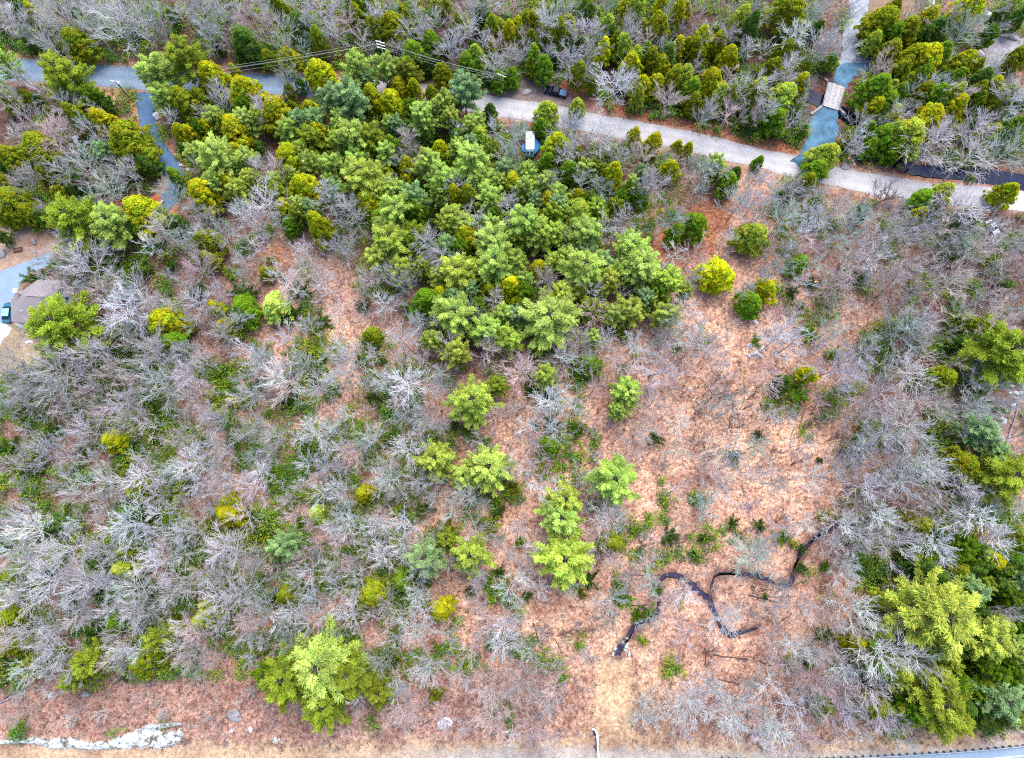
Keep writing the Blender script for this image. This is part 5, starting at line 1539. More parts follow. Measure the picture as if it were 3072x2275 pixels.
for a, b in ((q[0], q[3]), (q[1], q[2])):
    bm = bmesh.new()
    cyl(bm, (a.x, a.y, .42), (b.x, b.y, .42), .13, seg=4)
    for k in range(5):
        p = a.lerp(b, k / 4)
        cyl(bm, (p.x, p.y, .1), (p.x, p.y, .72), .08, seg=6)
    bmobj('curb_beam', bm, M_PLANKD, br)
for x0_, y0_, x1_, y1_ in ((835, 748, 912, 690), (1018, 705, 1056, 752), (945, 530, 925, 515)):
    a, b = ground(*tp(3, x0_, y0_)), ground(*tp(3, x1_, y1_))
    d = (b - a).normalized() * .28
    n_ = Vector((-d.y, d.x, 0))
    quad_obj('wing_wall', [(p.x - ctr.x, p.y - ctr.y) for p in (a - n_, b - n_, b + n_, a + n_)], -.6, .28, M_PLANKD, br)
for x_, y_ in ((932, 700), (985, 545)):
    g = ground(*tp(3, x_, y_))

# ------------------------------------------------------------------ house
EZ = 4.6
hr = empty('house', at(88, 905), 0)
tag(hr, 'low house with grey-mauve shingled roof and white chimney among trees', 'house')
O = Vector((hr.location.x, hr.location.y, 0))


def hp(x, y, z):
    """house outline point seen at enlarged-crop pixel (x, y), at height z, relative to the house"""
    g = ground(x / 4.13, 680 + y / 4.13, z)
    return (g.x - O.x, g.y - O.y, z)


A_ = hp(132, 905, EZ); B_ = hp(240, 822, EZ); C_ = hp(462, 660, EZ); D_ = hp(770, 668, EZ); E_ = hp(760, 1215, EZ); F_ = hp(140, 1180, EZ)
R1, R2 = hp(325, 855, EZ + 2.4), hp(690, 885, EZ + 2.4)
bm = bmesh.new()
vs = {k: bm.verts.new(p) for k, p in zip('ABCDEF12', (A_, B_, C_, D_, E_, F_, R1, R2))}
for f in ('AF1', 'AB1'[::-1], 'F E 2 1'.replace(' ', ''), 'C12D', 'BC1'[::-1], 'E D 2'.replace(' ', '')):
    bm.faces.new([vs[k] for k in f])
bmesh.ops.recalc_face_normals(bm, faces=bm.faces)
bmesh.ops.solidify(bm, geom=bm.faces[:], thickness=.18)
roof = bmobj('roof', bm, M_SHINGLE, hr)
bm = bmesh.new()
a, b = Vector(R1), Vector(R2)
cyl(bm, a + Vector((0, 0, .03)), b + Vector((0, 0, .03)), .14, seg=6)
bmobj('ridge_cap', bm, M_PLANKD, roof)
bm = bmesh.new()
c = Vector(hp(262, 830, EZ + .6))
box(bm, c.x - .42, c.x + .42, c.y - .42, c.y + .42, EZ - 3.5, EZ + 2.6, .03)
box(bm, c.x - .5, c.x + .5, c.y - .5, c.y + .5, EZ + 2.5, EZ + 2.72, .02)
bmobj('chimney', bm, M_BRICK, roof)
bm = bmesh.new()
c = Vector(hp(280, 1050, EZ + 1))
cyl(bm, (c.x, c.y, EZ + .4), (c.x, c.y, EZ + 1.7), .10)
bmobj('vent_pipe', bm, M_PORC, roof)
wl = [Vector(p) for p in (A_, B_, C_, D_, E_, F_)]
cw = sum(wl, Vector()) / 6
quad_obj('walls', [(cw.x + (p.x - cw.x) * .955, cw.y + (p.y - cw.y) * .955) for p in wl], -.05, EZ - .12, M_WALL, hr)
# lower wing on the right
G1, G2, G3, G4 = hp(700, 672, 3.4), hp(790, 672, 3.4), hp(900, 800, 3.4), hp(905, 1010, 3.4)
G5 = hp(700, 1190, 3.4)
r1 = hp(700, 880, 5.2)
bm = bmesh.new()
vv = [bm.verts.new(p) for p in (G1, G2, G3, G4, G5, r1)]
for i in range(4):
    bm.faces.new((vv[i], vv[i + 1], vv[5]))
bmesh.ops.recalc_face_normals(bm, faces=bm.faces)
bmesh.ops.solidify(bm, geom=bm.faces[:], thickness=.15)
wing = bmobj('wing_roof', bm, M_SHINGLE2, hr)
quad_obj('wing_walls', [tuple(Vector(p).xy * .97) for p in (G1, G2, G3, G4, G5)], -.05, 3.2, M_WALL, hr)
bm = bmesh.new()
c = Vector(hp(815, 905, 4.0))
box(bm, c.x - .55, c.x + .55, c.y - .5, c.y + .5, 3.95, 4.25, .02)
bmobj('skylight', bm, M_GLASS, wing)
# south wall openings and front door
sdv = (Vector(E_) - Vector(F_))
sdir_ = sdv.normalized()
snorm = Vector((sdir_.y, -sdir_.x, 0))
if snorm.y > 0:
    snorm = -snorm
base = Vector(F_)
for f in (.22, .5, .78):
    p = cw + ((base + sdv * f) - cw) * .958
    m4 = Matrix.Translation((p.x, p.y, 2.2)) @ Matrix.Rotation(math.atan2(sdir_.y, sdir_.x), 4, 'Z')
    bm = bmesh.new()
    box(bm, -.75, .75, -.06, .06, -.7, .7, 0, m4)
    w_ = bmobj('window', bm, M_WHITE, hr)
    bm = bmesh.new()
    box(bm, -.66, .66, -.09, .09, -.61, .61, 0, m4)
    bmobj('pane', bm, M_GLASS, w_)
p = cw + ((base + sdv * .36) - cw) * .958
m4 = Matrix.Translation((p.x, p.y, 1.05)) @ Matrix.Rotation(math.atan2(sdir_.y, sdir_.x), 4, 'Z')
bm = bmesh.new()
box(bm, -.48, .48, -.07, .07, -1.05, 1.05, 0, m4)
bmobj('door', bm, M_BROWN, hr)

# terrace, step, grill, snow and bits round the house
tz = .35
dk = [ground(x / 4.13, 680 + y / 4.13, tz) for x, y in ((345, 1225), (545, 1228), (540, 1384), (325, 1372))]
dc = sum(dk, Vector()) / 4
de = empty('deck', (dc.x, dc.y, 0))
tag(de, 'orange-brown square timber deck at the foot of the house roof', 'deck')
bm = bmesh.new()
q4 = [Vector((p.x - dc.x, p.y - dc.y, 0)) for p in dk]
for k in range(18):
    f0, f1 = k / 18, (k + 1) / 18 - .008
    a, b, c_, d = q4[0].lerp(q4[3], f0), q4[1].lerp(q4[2], f0), q4[1].lerp(q4[2], f1), q4[0].lerp(q4[3], f1)
    lo = [bm.verts.new((p.x, p.y, tz - .05)) for p in (a, b, c_, d)]
    hi = [bm.verts.new((p.x, p.y, tz)) for p in (a, b, c_, d)]
    bm.faces.new(hi)
    for i in range(4):
        bm.faces.new((lo[i], lo[(i + 1) % 4], hi[(i + 1) % 4], hi[i]))
bmobj('boards', bm, M_DECK, de)
quad_obj('frame', [(p.x * .98, p.y * .98) for p in q4], 0, tz - .055, M_BROWN, de)
gl = ground(465 / 4.13, 680 + 1312 / 4.13, 1.0)
ge = empty('barbecue_grill', (gl.x, gl.y, tz))
tag(ge, 'black barbecue grill standing on the orange deck', 'grill')
bm = bmesh.new()
bmesh.ops.create_uvsphere(bm, u_segments=16, v_segments=8, radius=.5, matrix=Matrix.Translation((0, 0, .85)) @ Matrix.Diagonal((1.2, .85, .55, 1)))
bmobj('lid', bm, M_GRILL, ge, True)
bm = bmesh.new()
box(bm, -.55, .55, -.35, .35, .55, .82, .04)
box(bm, .6, 1.0, -.28, .28, .78, .82)
bmobj('firebox', bm, M_GRILL, ge)
for sx in (-1, 1):
    for sy in (-1, 1):
        bm = bmesh.new()
        cyl(bm, (sx * .45, sy * .28, 0), (sx * .45, sy * .28, .6), .03)
        bmobj('leg', bm, M_POST, ge)
st_ = [ground(x / 4.13, 680 + y / 4.13, .15) for x, y in ((160, 1195), (350, 1212), (345, 1262), (255, 1262))]
tag(quad_obj('concrete_step', [(p.x, p.y) for p in st_], 0, .15, M_CONC), 'blue-grey concrete step between the house and orange deck', 'step')


# ------------------------------------------------------------------ rocks, snow, ledge
def rock(name, label, cat, u, v, rx, ry, h, mat, seed, group=None, rz=0.0, sub=3):
    bm = bmesh.new()
    bmesh.ops.create_icosphere(bm, subdivisions=sub, radius=1.0)
    r = random.Random(seed)
    dirs = [(Vector((r.gauss(0, 1), r.gauss(0, 1), r.gauss(0, .7))).normalized(), r.uniform(.55, .95)) for _ in range(14)]
    for v_ in bm.verts:
        d = v_.co.normalized()
        m = 1.0
        for n_, k in dirs:          # flat cleaved faces
            c = d.dot(n_)
            if c > .05:
                m = min(m, k / c)
        m *= 1 + r.uniform(-.03, .03)
        v_.co = d * m
        v_.co = Vector((v_.co.x * rx, v_.co.y * ry, v_.co.z * h + h * .25))
    me = bpy.data.meshes.new(name)
    bm.to_mesh(me)
    bm.free()
    o = link(name, me, mat)
    o.location = at(u, v)
    o.rotation_euler = (0, 0, rz)
    return tag(o, label, cat, group)


for i, (lab, u, v, rx, ry, h, m, rz) in enumerate([
    ('large grey boulder with rust leaves on top beside the big pine', 1203, 2060, 1.9, 1.25, .9, M_ROCK, .1),
    ('grey boulder at the edge of the bare thicket above the low road', 1343, 1992, .9, 1.3, .7, M_ROCK, .2),
    ('small mossy rock in the leaf litter above the grey boulder', 1389, 1954, .55, .7, .5, M_ROCK, 0),
    ('small dark rock under the bare tree in the lower clearing', 1465, 1948, .5, .75, .5, M_ROCK, .3),
    ('round grey rock near the big pine by the rust-leaved boulder', 1238, 1962, 1.1, .9, .6, M_ROCK, .5),
    ('broad low grey stone just above the pale ledge end', 706, 2146, 2.1, 1.5, .5, M_ROCK, -.6),
    ('white block of stone lying right of the pale ledge', 694, 2193, .55, .5, .4, M_WROCK, 0),
    ('pale flat stone at the verge right of the ledge', 826, 2220, 1.3, .6, .4, M_LEDGE, .1),
    ('small white stones in a row right of the ledge', 752, 2188, .6, .8, .4, M_WROCK, .7),
    ('grey-white stone heap on the brushy slope above the verge', 1333, 2172, 1.9, 1.3, .6, M_WROCK, .5),
    ('pale blue-grey rock under twigs above the ledge slope', 258, 2083, 1.3, .9, .6, M_ROCK, .1),
    ('small white rock on the red leaf slope above the ledge', 152, 2087, .5, .6, .4, M_WROCK, 0),
    ('small grey rock on the leaf slope beside the young pines', 447, 2051, .6, .6, .5, M_ROCK, 0),
    ('grey boulder at the bend of the paved driveway', 473, 350, 1.2, 1.5, 1.0, M_WROCK, .3),
    ('round grey boulder near the left edge above the house driveway', 4, 761, 1.3, 1.4, .9, M_ROCK, .2),
    ('grey standing stone on the lawn above the house driveway', 104, 728, .6, .9, .9, M_ROCK, .2),
    ('long grey flat boulder beside the gravel pad', 3032, 108, 2.6, 1.2, .8, M_ROCK, -.45),
    ('long white boulder at the lower left rim of the gravel pad', 2931, 158, 2.4, .8, .7, M_WROCK, -.75),
    ('grey rubble boulder above the gravel pad', 2962, 50, 1.2, 1.8, .8, M_WROCK, .5),
    ('small white stone above the long grey boulder', 3001, 96, .45, .45, .4, M_WROCK, 0),
    ('white stone on the right bank below the bridge', 2530, 340, .9, .5, .5, M_WROCK, -.9),
    ('pale stone slab beside the drive mouth and red marker post', 2534, 499, 1.5, 1.1, .35, M_ROCK, -.2),
    ('small grey stone under trees right of the red marker post', 2660, 500, .6, .6, .5, M_ROCK, 0),
    ('rounded pale stone heap left of the pickup', 1580, 275, 1.5, .9, .45, M_CONC, .5),
    ('pale boulder beside the brown crates at the paved driveway end', 545, 497, .7, .6, .4, M_WROCK, 0),
    ('pale stones at the far end of the driveway bend', 563, 510, .9, .6, .4, M_WROCK, .4),
    ('blue-grey stone under brush at the left edge', 255, 1416, 1.1, .7, .4, M_ROCK, 0),
    ('pale blue stone at the head of the white rock cluster', 2266, 967, .7, .6, .4, M_WROCK, 0),
    ('lichen-grey rock in the clearing beside the fallen logs', 1862, 800, .9, .6, .4, M_WROCK, 0)]):
    rock('boulder', lab, 'boulder', u, v, rx, ry, h, m, 40 + i, None, rz)

# white rocks in clusters: each stone a thing; the rubble counts as one mass
for name, lab, spots, m in (
    ('white_rock', 'white rock of the cluster in the thin twigs right of the clearing', [(2248, 1036, 1.3, .7), (2262, 1030, .9, .7), (2285, 1048, .8, .9), (2262, 1060, 1.5, .6), (2280, 1066, 1.2, .5), (2280, 1013, .4, .5), (2246, 1068, .7, .5), (2274, 1040, .7, .4), (2256, 1046, .6, .5)], M_WROCK),
    ('pale_rock', 'pale rock of the outcrop under the pines at the right edge', [(3052, 1140, 1.8, 1.0), (3066, 1155, 1.1, 1.4), (3028, 1157, 1.4, .6), (3050, 1198, .7, .9), (3044, 1180, .8, .8), (3020, 1145, .8, .6), (2950, 1170, .8, .7), (3040, 1215, .7, .5), (3008, 1262, .9, 1.1), (2985, 1350, .7, .4), (3068, 1055, .9, 1.0), (2935, 1158, .7, .8), (3020, 1232, .6, .9), (2962, 1182, .6, .6), (2972, 1176, .5, .6), (2940, 1195, .6, .5), (3030, 1180, .6, .5), (3060, 1180, 1.0, .6), (3035, 1130, .8, .6), (2945, 1020, .9, .5), (3062, 1120, .9, .6), (2958, 1200, .7, .5)], M_WROCK),
    ('pool_stone', 'pale stone on the rim of the small dark pool', [(1845, 1945, .7, .45), (1838, 1965, .45, .6), (1880, 1936, .6, .7), (1874, 1950, .45, .5), (1888, 1962, .55, .7), (1869, 1926, .4, .4), (1880, 1915, .4, .35)], M_LEDGE),
    ('rubble_stone', 'dark stone of the rubble heap beside the white car', [(3000, 678, .8, .7), (3012, 690, .7, .9), (3022, 698, .6, .6), (3034, 702, .7, .5), (3008, 672, .6, .5), (3019, 676, .5, .5), (3018, 705, .5, .5), (3028, 688, .5, .6)], M_ROCK)):
    for i, (u, v, rx, ry) in enumerate(spots):
        rock(name, lab, 'rock', u, v, rx, ry, .45 * min(rx, ry) + .15, m, hash((name, i)) % 999 if False else 500 + i + len(spots) * 7, lab.replace(' rock of', ' rocks of').replace(' stone o', ' stones o'), rnd.uniform(-.6, .6), 2)

for i, (lab, pts) in enumerate((
    ('patch of old white snow below the parked teal car', [(-30, 968), (20, 972), (34, 985), (24, 1005), (8, 1018), (-4, 1040), (-30, 1040)]),
    ('small strip of snow in front of the orange deck', [(76, 1022), (96, 1023), (98, 1030), (78, 1031)]),
    ('ragged snow patch under the evergreens right of the bridge', [(2580, 246), (2600, 238), (2612, 244), (2604, 262), (2585, 266), (2574, 256)]),
    ('thin snow streak under the evergreens far right of the bridge', [(2640, 250), (2670, 243), (2678, 250), (2650, 262), (2638, 258)]),
    ('snow patch at the top of the picture beside the evergreens', [(2772, -10), (2800, -10), (2806, 16), (2782, 20)]))):
    g = [ground(u, v) for u, v in pts]
    bm = bmesh.new()
    outl = []
    for k in range(len(g)):
        a, b = g[k], g[(k + 1) % len(g)]
        for j in range(4):
            outl.append(a.lerp(b, j / 4) + Vector((rnd.uniform(-.15, .15), rnd.uniform(-.15, .15), 0)))
    c = sum(outl, Vector()) / len(outl)
    top = [bm.verts.new(c + (p - c) * .8 + Vector((0, 0, .25 + rnd.uniform(-.05, .05)))) for p in outl]
    lo = [bm.verts.new((p.x, p.y, 0)) for p in outl]
    cv_ = bm.verts.new(c + Vector((0, 0, .32)))
    n_ = len(outl)
    for k in range(n_):
        bm.faces.new((lo[k], lo[(k + 1) % n_], top[(k + 1) % n_], top[k]))
        bm.faces.new((top[k], top[(k + 1) % n_], cv_))
    tag(bmobj('snow_patch', bm, M_SNOW, None, True), lab, 'snow')


def ledge(name, label, line, seed):
    """a long outcrop: (u, v, half width up, half width down) along its length"""
    r = random.Random(seed)
    qb = QB()
    cols = 13
    P = []
    n = 150
    us = np.linspace(0, len(line) - 1, n)
    L = np.array(line, float)
    for s in us:
        i = min(int(s), len(line) - 2)
        P.append(L[i] * (1 - (s - i)) + L[i + 1] * (s - i))
    V_ = []
    for k, (u, v, a, b) in enumerate(P):
        nu, nl = r.uniform(-.35, .35), r.uniform(-.2, .2)
        for j in range(cols):
            f = j / (cols - 1)
            vv_ = v - a * (1 + nu * .5) + (a * (1 + nu * .5) + b * (1 + nl)) * f
            g = ground(u + r.uniform(-1.5, 1.5), vv_, 0)
            edge = min(1, min(f, 1 - f) * 5) * min(1, min(k, n - 1 - k) / 8)
            z = edge * (.55 + .5 * (1 - f) + .35 * math.sin(u * .11 + j) * math.sin(u * .037 + j * 1.7) + r.uniform(-.10, .10)) - .08
            V_.append((g.x, g.y, z))
    q_ = []
    for k in range(n - 1):
        for j in range(cols - 1):
            q_.append((k * cols + j, (k + 1) * cols + j, (k + 1) * cols + j + 1, k * cols + j + 1))
    me = mesh_from(name, np.array(V_), np.array(q_), None, False)
    bm = bmesh.new()
    bm.from_mesh(me)
    bmesh.ops.recalc_face_normals(bm, faces=bm.faces)
    bm.to_mesh(me)
    bm.free()
    return tag(link(name, me, M_LEDGE), label, 'rock ledge')


ledge('rock_ledge', 'long pale rock ledge along the verge of the low road', [(-30, 2222, 8, 8), (30, 2228, 8, 7), (70, 2222, 8, 8), (110, 2222, 12, 10), (150, 2238, 22, 10), (200, 2234, 24, 12), (260, 2240, 14, 10), (330, 2236, 16, 14), (400, 2226, 34, 20), (440, 2210, 24, 36), (480, 2214, 22, 34), (520, 2206, 14, 34), (545, 2206, 20, 20), (552, 2205, 6, 6)], 3)
ledge('rock_ledge', 'upper tongue of pale rock rising from the right end of the ledge', [(410, 2196, 6, 10), (440, 2186, 12, 14), (480, 2178, 10, 12), (520, 2173, 6, 6), (556, 2172, 2, 3)], 4)

# ------------------------------------------------------------------ utility poles and wires
HP = 9.5


def pole(u, v, lab, arms=2, pale=False, rz=0.0, transformer=False, h=HP):
    t = empty('utility_pole', at(u, v), rz)
    tag(t, lab, 'utility pole', 'utility poles along the far road')
    bm = bmesh.new()
    cyl(bm, (0, 0, -.3), (0, 0, h), .17, .12, 10)
    bmobj('shaft', bm, M_POLEP if pale else M_POLE, t)
    for k in range(arms):
        z_ = h - .25 - k * 1.1
        bm = bmesh.new()
        box(bm, -.07, .07, -1.15, 1.15, z_ - .07, z_ + .07)
        am = bmobj('cross_arm', bm, M_PORC if pale or k == 0 else M_POLE, t)
        bm = bmesh.new()
        for y in (-1.0, -.35, .35, 1.0):
            cyl(bm, (0, y, z_ + .07), (0, y, z_ + .28), .07, .045, 8)
        bmobj('insulators', bm, M_PORC, am)
    if transformer:
        bm = bmesh.new()
        cyl(bm, (.38, 0, h - 2.3), (.38, 0, h - 1.3), .3, .28, 12)
        bmobj('transformer', bm, M_PORC, t)
    return t


PA = pole(396, 302, 'weathered utility pole with pale fittings beside the paved driveway mouth', 1, False, R(80), True, 8.0)
PB = pole(1163, 212, 'pale utility pole with double cross arms above the green pines', 3, True, R(72), False, 11.0)
PC = pole(1506, 292, 'utility pole at the left end of the dirt pull-off', 1, False, R(65), False, 9.0)


def wire(p, q, sag, rad=.028):
    qb = QB()
    p, q = np.array(p), np.array(q)
    s = np.linspace(0, 1, 24)[:, None]
    pts = p + (q - p) * s
    pts[:, 2] -= sag * 4 * (s * (1 - s))[:, 0]
    qb.tube(pts, rad, 4)
    me = qb.mesh('wire')
    return me


def tip(t, z, y):
    c, s = math.cos(t.rotation_euler[2]), math.sin(t.rotation_euler[2])
    return (t.location.x - s * y, t.location.y + c * y, z)


wn_ = ['topmost', 'second', 'third', 'lowest']
for side, (p, q, hp_, hq_) in (('left', (PB, PA, 11.0, 8.0)), ('right', (PB, PC, 11.0, 9.0))):
    for k in range(4):
        z0_, z1_ = hp_ - [0, .3, 1.3, 2.3][k], hq_ - [0, .25, 1.2, 2.0][k]
        y_ = (-1.0, 1.0, 1.0, 0.35)[k]
        o = link('power_line', wire(tip(p, z0_, y_), tip(q, z1_, y_), 1.0), M_WIRE)
        tag(o, f'{wn_[k]} power line running {side} from the pale double-armed pole', 'wire', 'power lines along the far road')

# ------------------------------------------------------------------ low road furniture
gr = [ground(u, v + 1) for u, v in [(2140, 2273), (2300, 2280), (2480, 2275), (2690, 2265), (2880, 2253), (3060, 2237), (3180, 2224)]]
pl = resample([(p.x, p.y) for p in gr], .5)
t = empty('guardrail', (pl[0].x, pl[0].y, 0))
tag(t, 'long galvanised guardrail along the curve of the low road', 'guardrail')
o0 = pl[0]
bm = bmesh.new()
prev = None
for i, p in enumerate(pl):
    d = (pl[min(i + 1, len(pl) - 1)] - pl[max(i - 1, 0)]).normalized()
    n_ = Vector((-d.y, d.x, 0))
    ring = [bm.verts.new(p - o0 + n_ * a + Vector((0, 0, z_))) for a, z_ in ((.0, .42), (-.07, .48), (-.07, .54), (0, .59), (-.07, .64), (-.07, .70), (0, .76), (.05, .76), (.05, .42))]
    if prev:
        for k in range(len(ring)):
            k2 = (k + 1) % len(ring)
            bm.faces.new((prev[k], prev[k2], ring[k2], ring[k]))
    prev = ring
bmobj('rail', bm, M_STEEL, t)
acc = 0
for i in range(1, len(pl)):
    acc += (pl[i] - pl[i - 1]).length
    if acc >= 1.35:
        acc = 0
        d = (pl[i] - pl[i - 1]).normalized()
        n_ = Vector((-d.y, d.x, 0))
        p = pl[i] - o0 + n_ * .22
        bm = bmesh.new()
        box(bm, -.08, .08, -.16, .16, -.2, .80, .01, Matrix.Translation(p) @ Matrix.Rotation(math.atan2(d.y, d.x), 4, 'Z'))
        bmobj('post', bm, M_POST, t)

g0, g1_ = ground(1779, 2189, .9), ground(1796, 2274, .9)
t = empty('barrier_gate', (g0.x, g0.y, 0))
tag(t, 'white barrier gate with two dark blue panels beside the tan grass path', 'gate')
pts = [ground(u, v, .95) - Vector((g0.x, g0.y, 0)) for u, v in ((1776, 2188), (1784, 2189), (1789, 2196), (1792, 2206), (1793.5, 2222), (1794, 2240), (1794.5, 2258), (1796, 2276))]
bm = bmesh.new()
prev = None
for i, p in enumerate(pts):
    d = (pts[min(i + 1, 7)] - pts[max(i - 1, 0)]).normalized()
    n_ = Vector((-d.y, d.x, 0))
    w_ = .16 if i not in (3, 4) else .2
    ring = [bm.verts.new(p + n_ * a + Vector((0, 0, z_))) for a, z_ in ((-w_, -.2), (-w_, .1), (w_, .1), (w_, -.2))]
    if prev:
        for k in range(4):
            bm.faces.new((prev[k], prev[(k + 1) % 4], ring[(k + 1) % 4], ring[k]))
    prev = ring
bmobj('rail', bm, M_WHITE, t)
for i in (1, 4, 6):
    bm = bmesh.new()
    cyl(bm, (pts[i].x, pts[i].y, -.2), (pts[i].x, pts[i].y, .8), .09)
    bmobj('post', bm, M_WHITE, t)
for quad in (((1777, 2192), (1783, 2194), (1789.5, 2209), (1783, 2206)), ((1781, 2236), (1784, 2236), (1791.5, 2254), (1787, 2252))):
    bm = bmesh.new()
    g = [ground(u, v, z_) - Vector((g0.x, g0.y, 0)) for (u, v), z_ in zip(quad, (.4, .9, .9, .4))]
    f = bm.faces.new([bm.verts.new(p) for p in g])
    bmesh.ops.solidify(bm, geom=[f], thickness=.05)
    bmobj('panel', bm, M_BLUEPANEL, t)

# red marker post by the drive mouth
t = empty('marker_post', at(2536, 486))
tag(t, 'red and white marker post at the mouth of the blue stone drive', 'post')
for k in range(4):
    bm = bmesh.new()
    cyl(bm, (0, 0, k * .4), (0, 0, k * .4 + .4), .11, .11, 8)
    bmobj('band', bm, M_RED if k % 2 else M_WHITE, t)
bm = bmesh.new()
box(bm, -.16, .16, -.3, .3, 1.6, 1.9, .05)
bmobj('cap_box', bm, M_RED, t)

# shed roof and planter at the left
c = ground(464, 603, 2.2)
t = empty('garden_shed', (c.x, c.y, 0), R(-52))
tag(t, 'small shed with rust-brown roof and white eave at the driveway end', 'shed')
bm = bmesh.new()
prism(bm, [(-1.1, 2.2), (0, 2.9), (1.1, 2.2), (1.1, 2.1), (0, 2.78), (-1.1, 2.1)], -1.6, 1.6)
bmobj('roof', bm, M_RUST, t)
bm = bmesh.new()
box(bm, 1.105, 1.28, -1.65, 1.65, 2.08, 2.26)
bmobj('eave_board', bm, M_WHITE, t)
bm = bmesh.new()
box(bm, -.95, .95, -1.45, 1.45, 0, 2.12)
bmobj('walls', bm, M_BROWN, t)
bm = bmesh.new()
box(bm, .953, 1.0, -.45, .45, 0, 1.9)
bmobj('door', bm, M_WALL, t)
c = ground(56, 751)
t = empty('planter_box', (c.x, c.y, 0), R(14))
tag(t, 'dark brown timber planter box on the lawn above the house driveway', 'planter')
bm = bmesh.new()
for a in ((-1.0, 1.0, -.5, -.4), (-1.0, 1.0, .4, .5), (-1.0, -.9, -.395, .395), (.9, 1.0, -.395, .395)):
    box(bm, a[0], a[1], a[2], a[3], 0, .5)
bmobj('frame', bm, M_BROWN, t)
bm = bmesh.new()
box(bm, -.897, .897, -.397, .397, .05, .38)
bmobj('soil', bm, M_BROWN, t)


# ------------------------------------------------------------------ fallen logs and dead wood
LOGS = [(8, 205, 895, 330, 790, 'w'), (8, 900, 605, 1000, 640, 'k'), (8, 1000, 400, 1060, 700, 'w'), (8, 500, 750, 490, 840, 'k'), (8, 40, 860, 140, 740, 'p'), (8, 1250, 770, 1310, 950, 'k'), (8, 1390, 870, 1440, 960, 'k'), (8, 1830, 455, 2090, 460, 'k'), (8, 1890, 655, 2040, 650, 'k'),
        (9, 200, 980, 420, 1008, 'k'), (9, 480, 1015, 580, 1050, 'k'), (9, 145, 930, 155, 1060, 'k'), (9, 230, 1135, 360, 1170, 'k'), (9, 430, 590, 620, 630, 'k'), (9, 2000, 100, 2226, 55, 'g'), (9, 620, 770, 700, 720, 'k'), (9, 120, 790, 190, 830, 'k'),
        (7, 0, 1290, 190, 1200, 'g'), (7, 965, 1580 - 1515 + 0, 1040, 130, 'w'), (7, 1170, 990, 1420, 930, 'g'), (7, 0, 990, 170, 970, 'k'), (7, 1560, 875, 1630, 850, 'k'), (7, 380, 855, 560, 845, 'k'), (5, 1410, 1465, 1650, 1440, 'w'), (5, 1270, 130 + 0, 1290, 250, 'g'), (5, 1730, 1150, 1790, 1000, 'g'), (5, 1820, 170, 1845, 50, 'k'), (5, 1850, 280, 1890, 180, 'k'),
        (6, 1810, 780, 1940, 730, 'g'), (6, 2060, 1400, 2210, 920, 'g'), (6, 1990, 1080, 2110, 1030, 'k'), (6, 1880, 1395, 2040, 1375, 'g'), (6, 1870, 1250, 2020, 1225, 'k'), (6, 1870, 1480, 1960, 1455, 'g'), (3, 270, 890, 340, 850, 'k'), (3, 965, 455, 1040, 330, 'k'), (3, 480, 860, 540, 760, 'g'), (2, 1990, 1500, 2020, 1450, 'w'), (2, 2050, 1470, 2110, 1440, 'k'), (8, 1070, 1440, 1180, 1390, 'p'), (8, 520, 1440, 590, 1400, 'k'), (9, 2000, 1040, 2150, 1050, 'k')]
LOGT = {'w': ('pale stripped', (.50, .46, .46)), 'k': ('dark brown', (.10, .07, .065)), 'g': ('grey', (.24, .24, .29)), 'p': ('pinkish-grey', (.42, .30, .29))}
LOGOBJ = []
for i, (t_, xa, ya, xb, yb, tone) in enumerate(LOGS):
    a, b = ground(*tp(t_, xa, ya)), ground(*tp(t_, xb, yb))
    n_ = 9
    s = np.linspace(0, 1, n_)
    d = np.array(b - a)
    L_ = np.linalg.norm(d)
    rad = (.13 if tone in 'kw' else .20) * min(1.3, .6 + L_ / 12)
    qb = QB()
    pts = np.outer(s, d) + rng.normal(0, .08, (n_, 3)) * np.array([1, 1, .3]) + np.array([0, 0, rad])
    pts[:, 2] = np.abs(pts[:, 2])
    qb.tube(pts, np.linspace(rad, rad * .45, n_), 6)
    me = qb.mesh('log_mesh')
    t = empty('fallen_log', (a.x, a.y, 0))
    o = link('log_stem', me, M_LOG, t)
    o.color = (*LOGT[tone][1], 1)
    bqb = QB()
    k = 6
    e = np.sort(rng.uniform(.35, .95, k))
    p0 = np.stack([np.interp(e, s, pts[:, i]) for i in range(3)], 1)
    if i == 35:
        e, p0, k = e[:1], p0[:1], 1
    dd = unit(d / L_ + rng.normal(0, .7, (k, 3)) + np.array([0, 0, .5]))
    dd[:, 2] = np.abs(dd[:, 2])
    bqb.twigs(p0, p0 + dd * rng.uniform(.6, 1.8, (k, 1)), .05, .02, 4)
    o = link('branch_stubs', bqb.mesh('stub_mesh'), M_LOG, t)
    o.color = (*LOGT[tone][1], 1)
    uu, vv_ = tp(t_, (xa + xb) / 2, (ya + yb) / 2)
    LOGOBJ.append(dict(kind='fallen_log', u=uu, v=vv_, root=t, desc=LOGT[tone][0] + ' fallen log'))
    tag(t, None, 'log', 'fallen logs on the leaf litter')

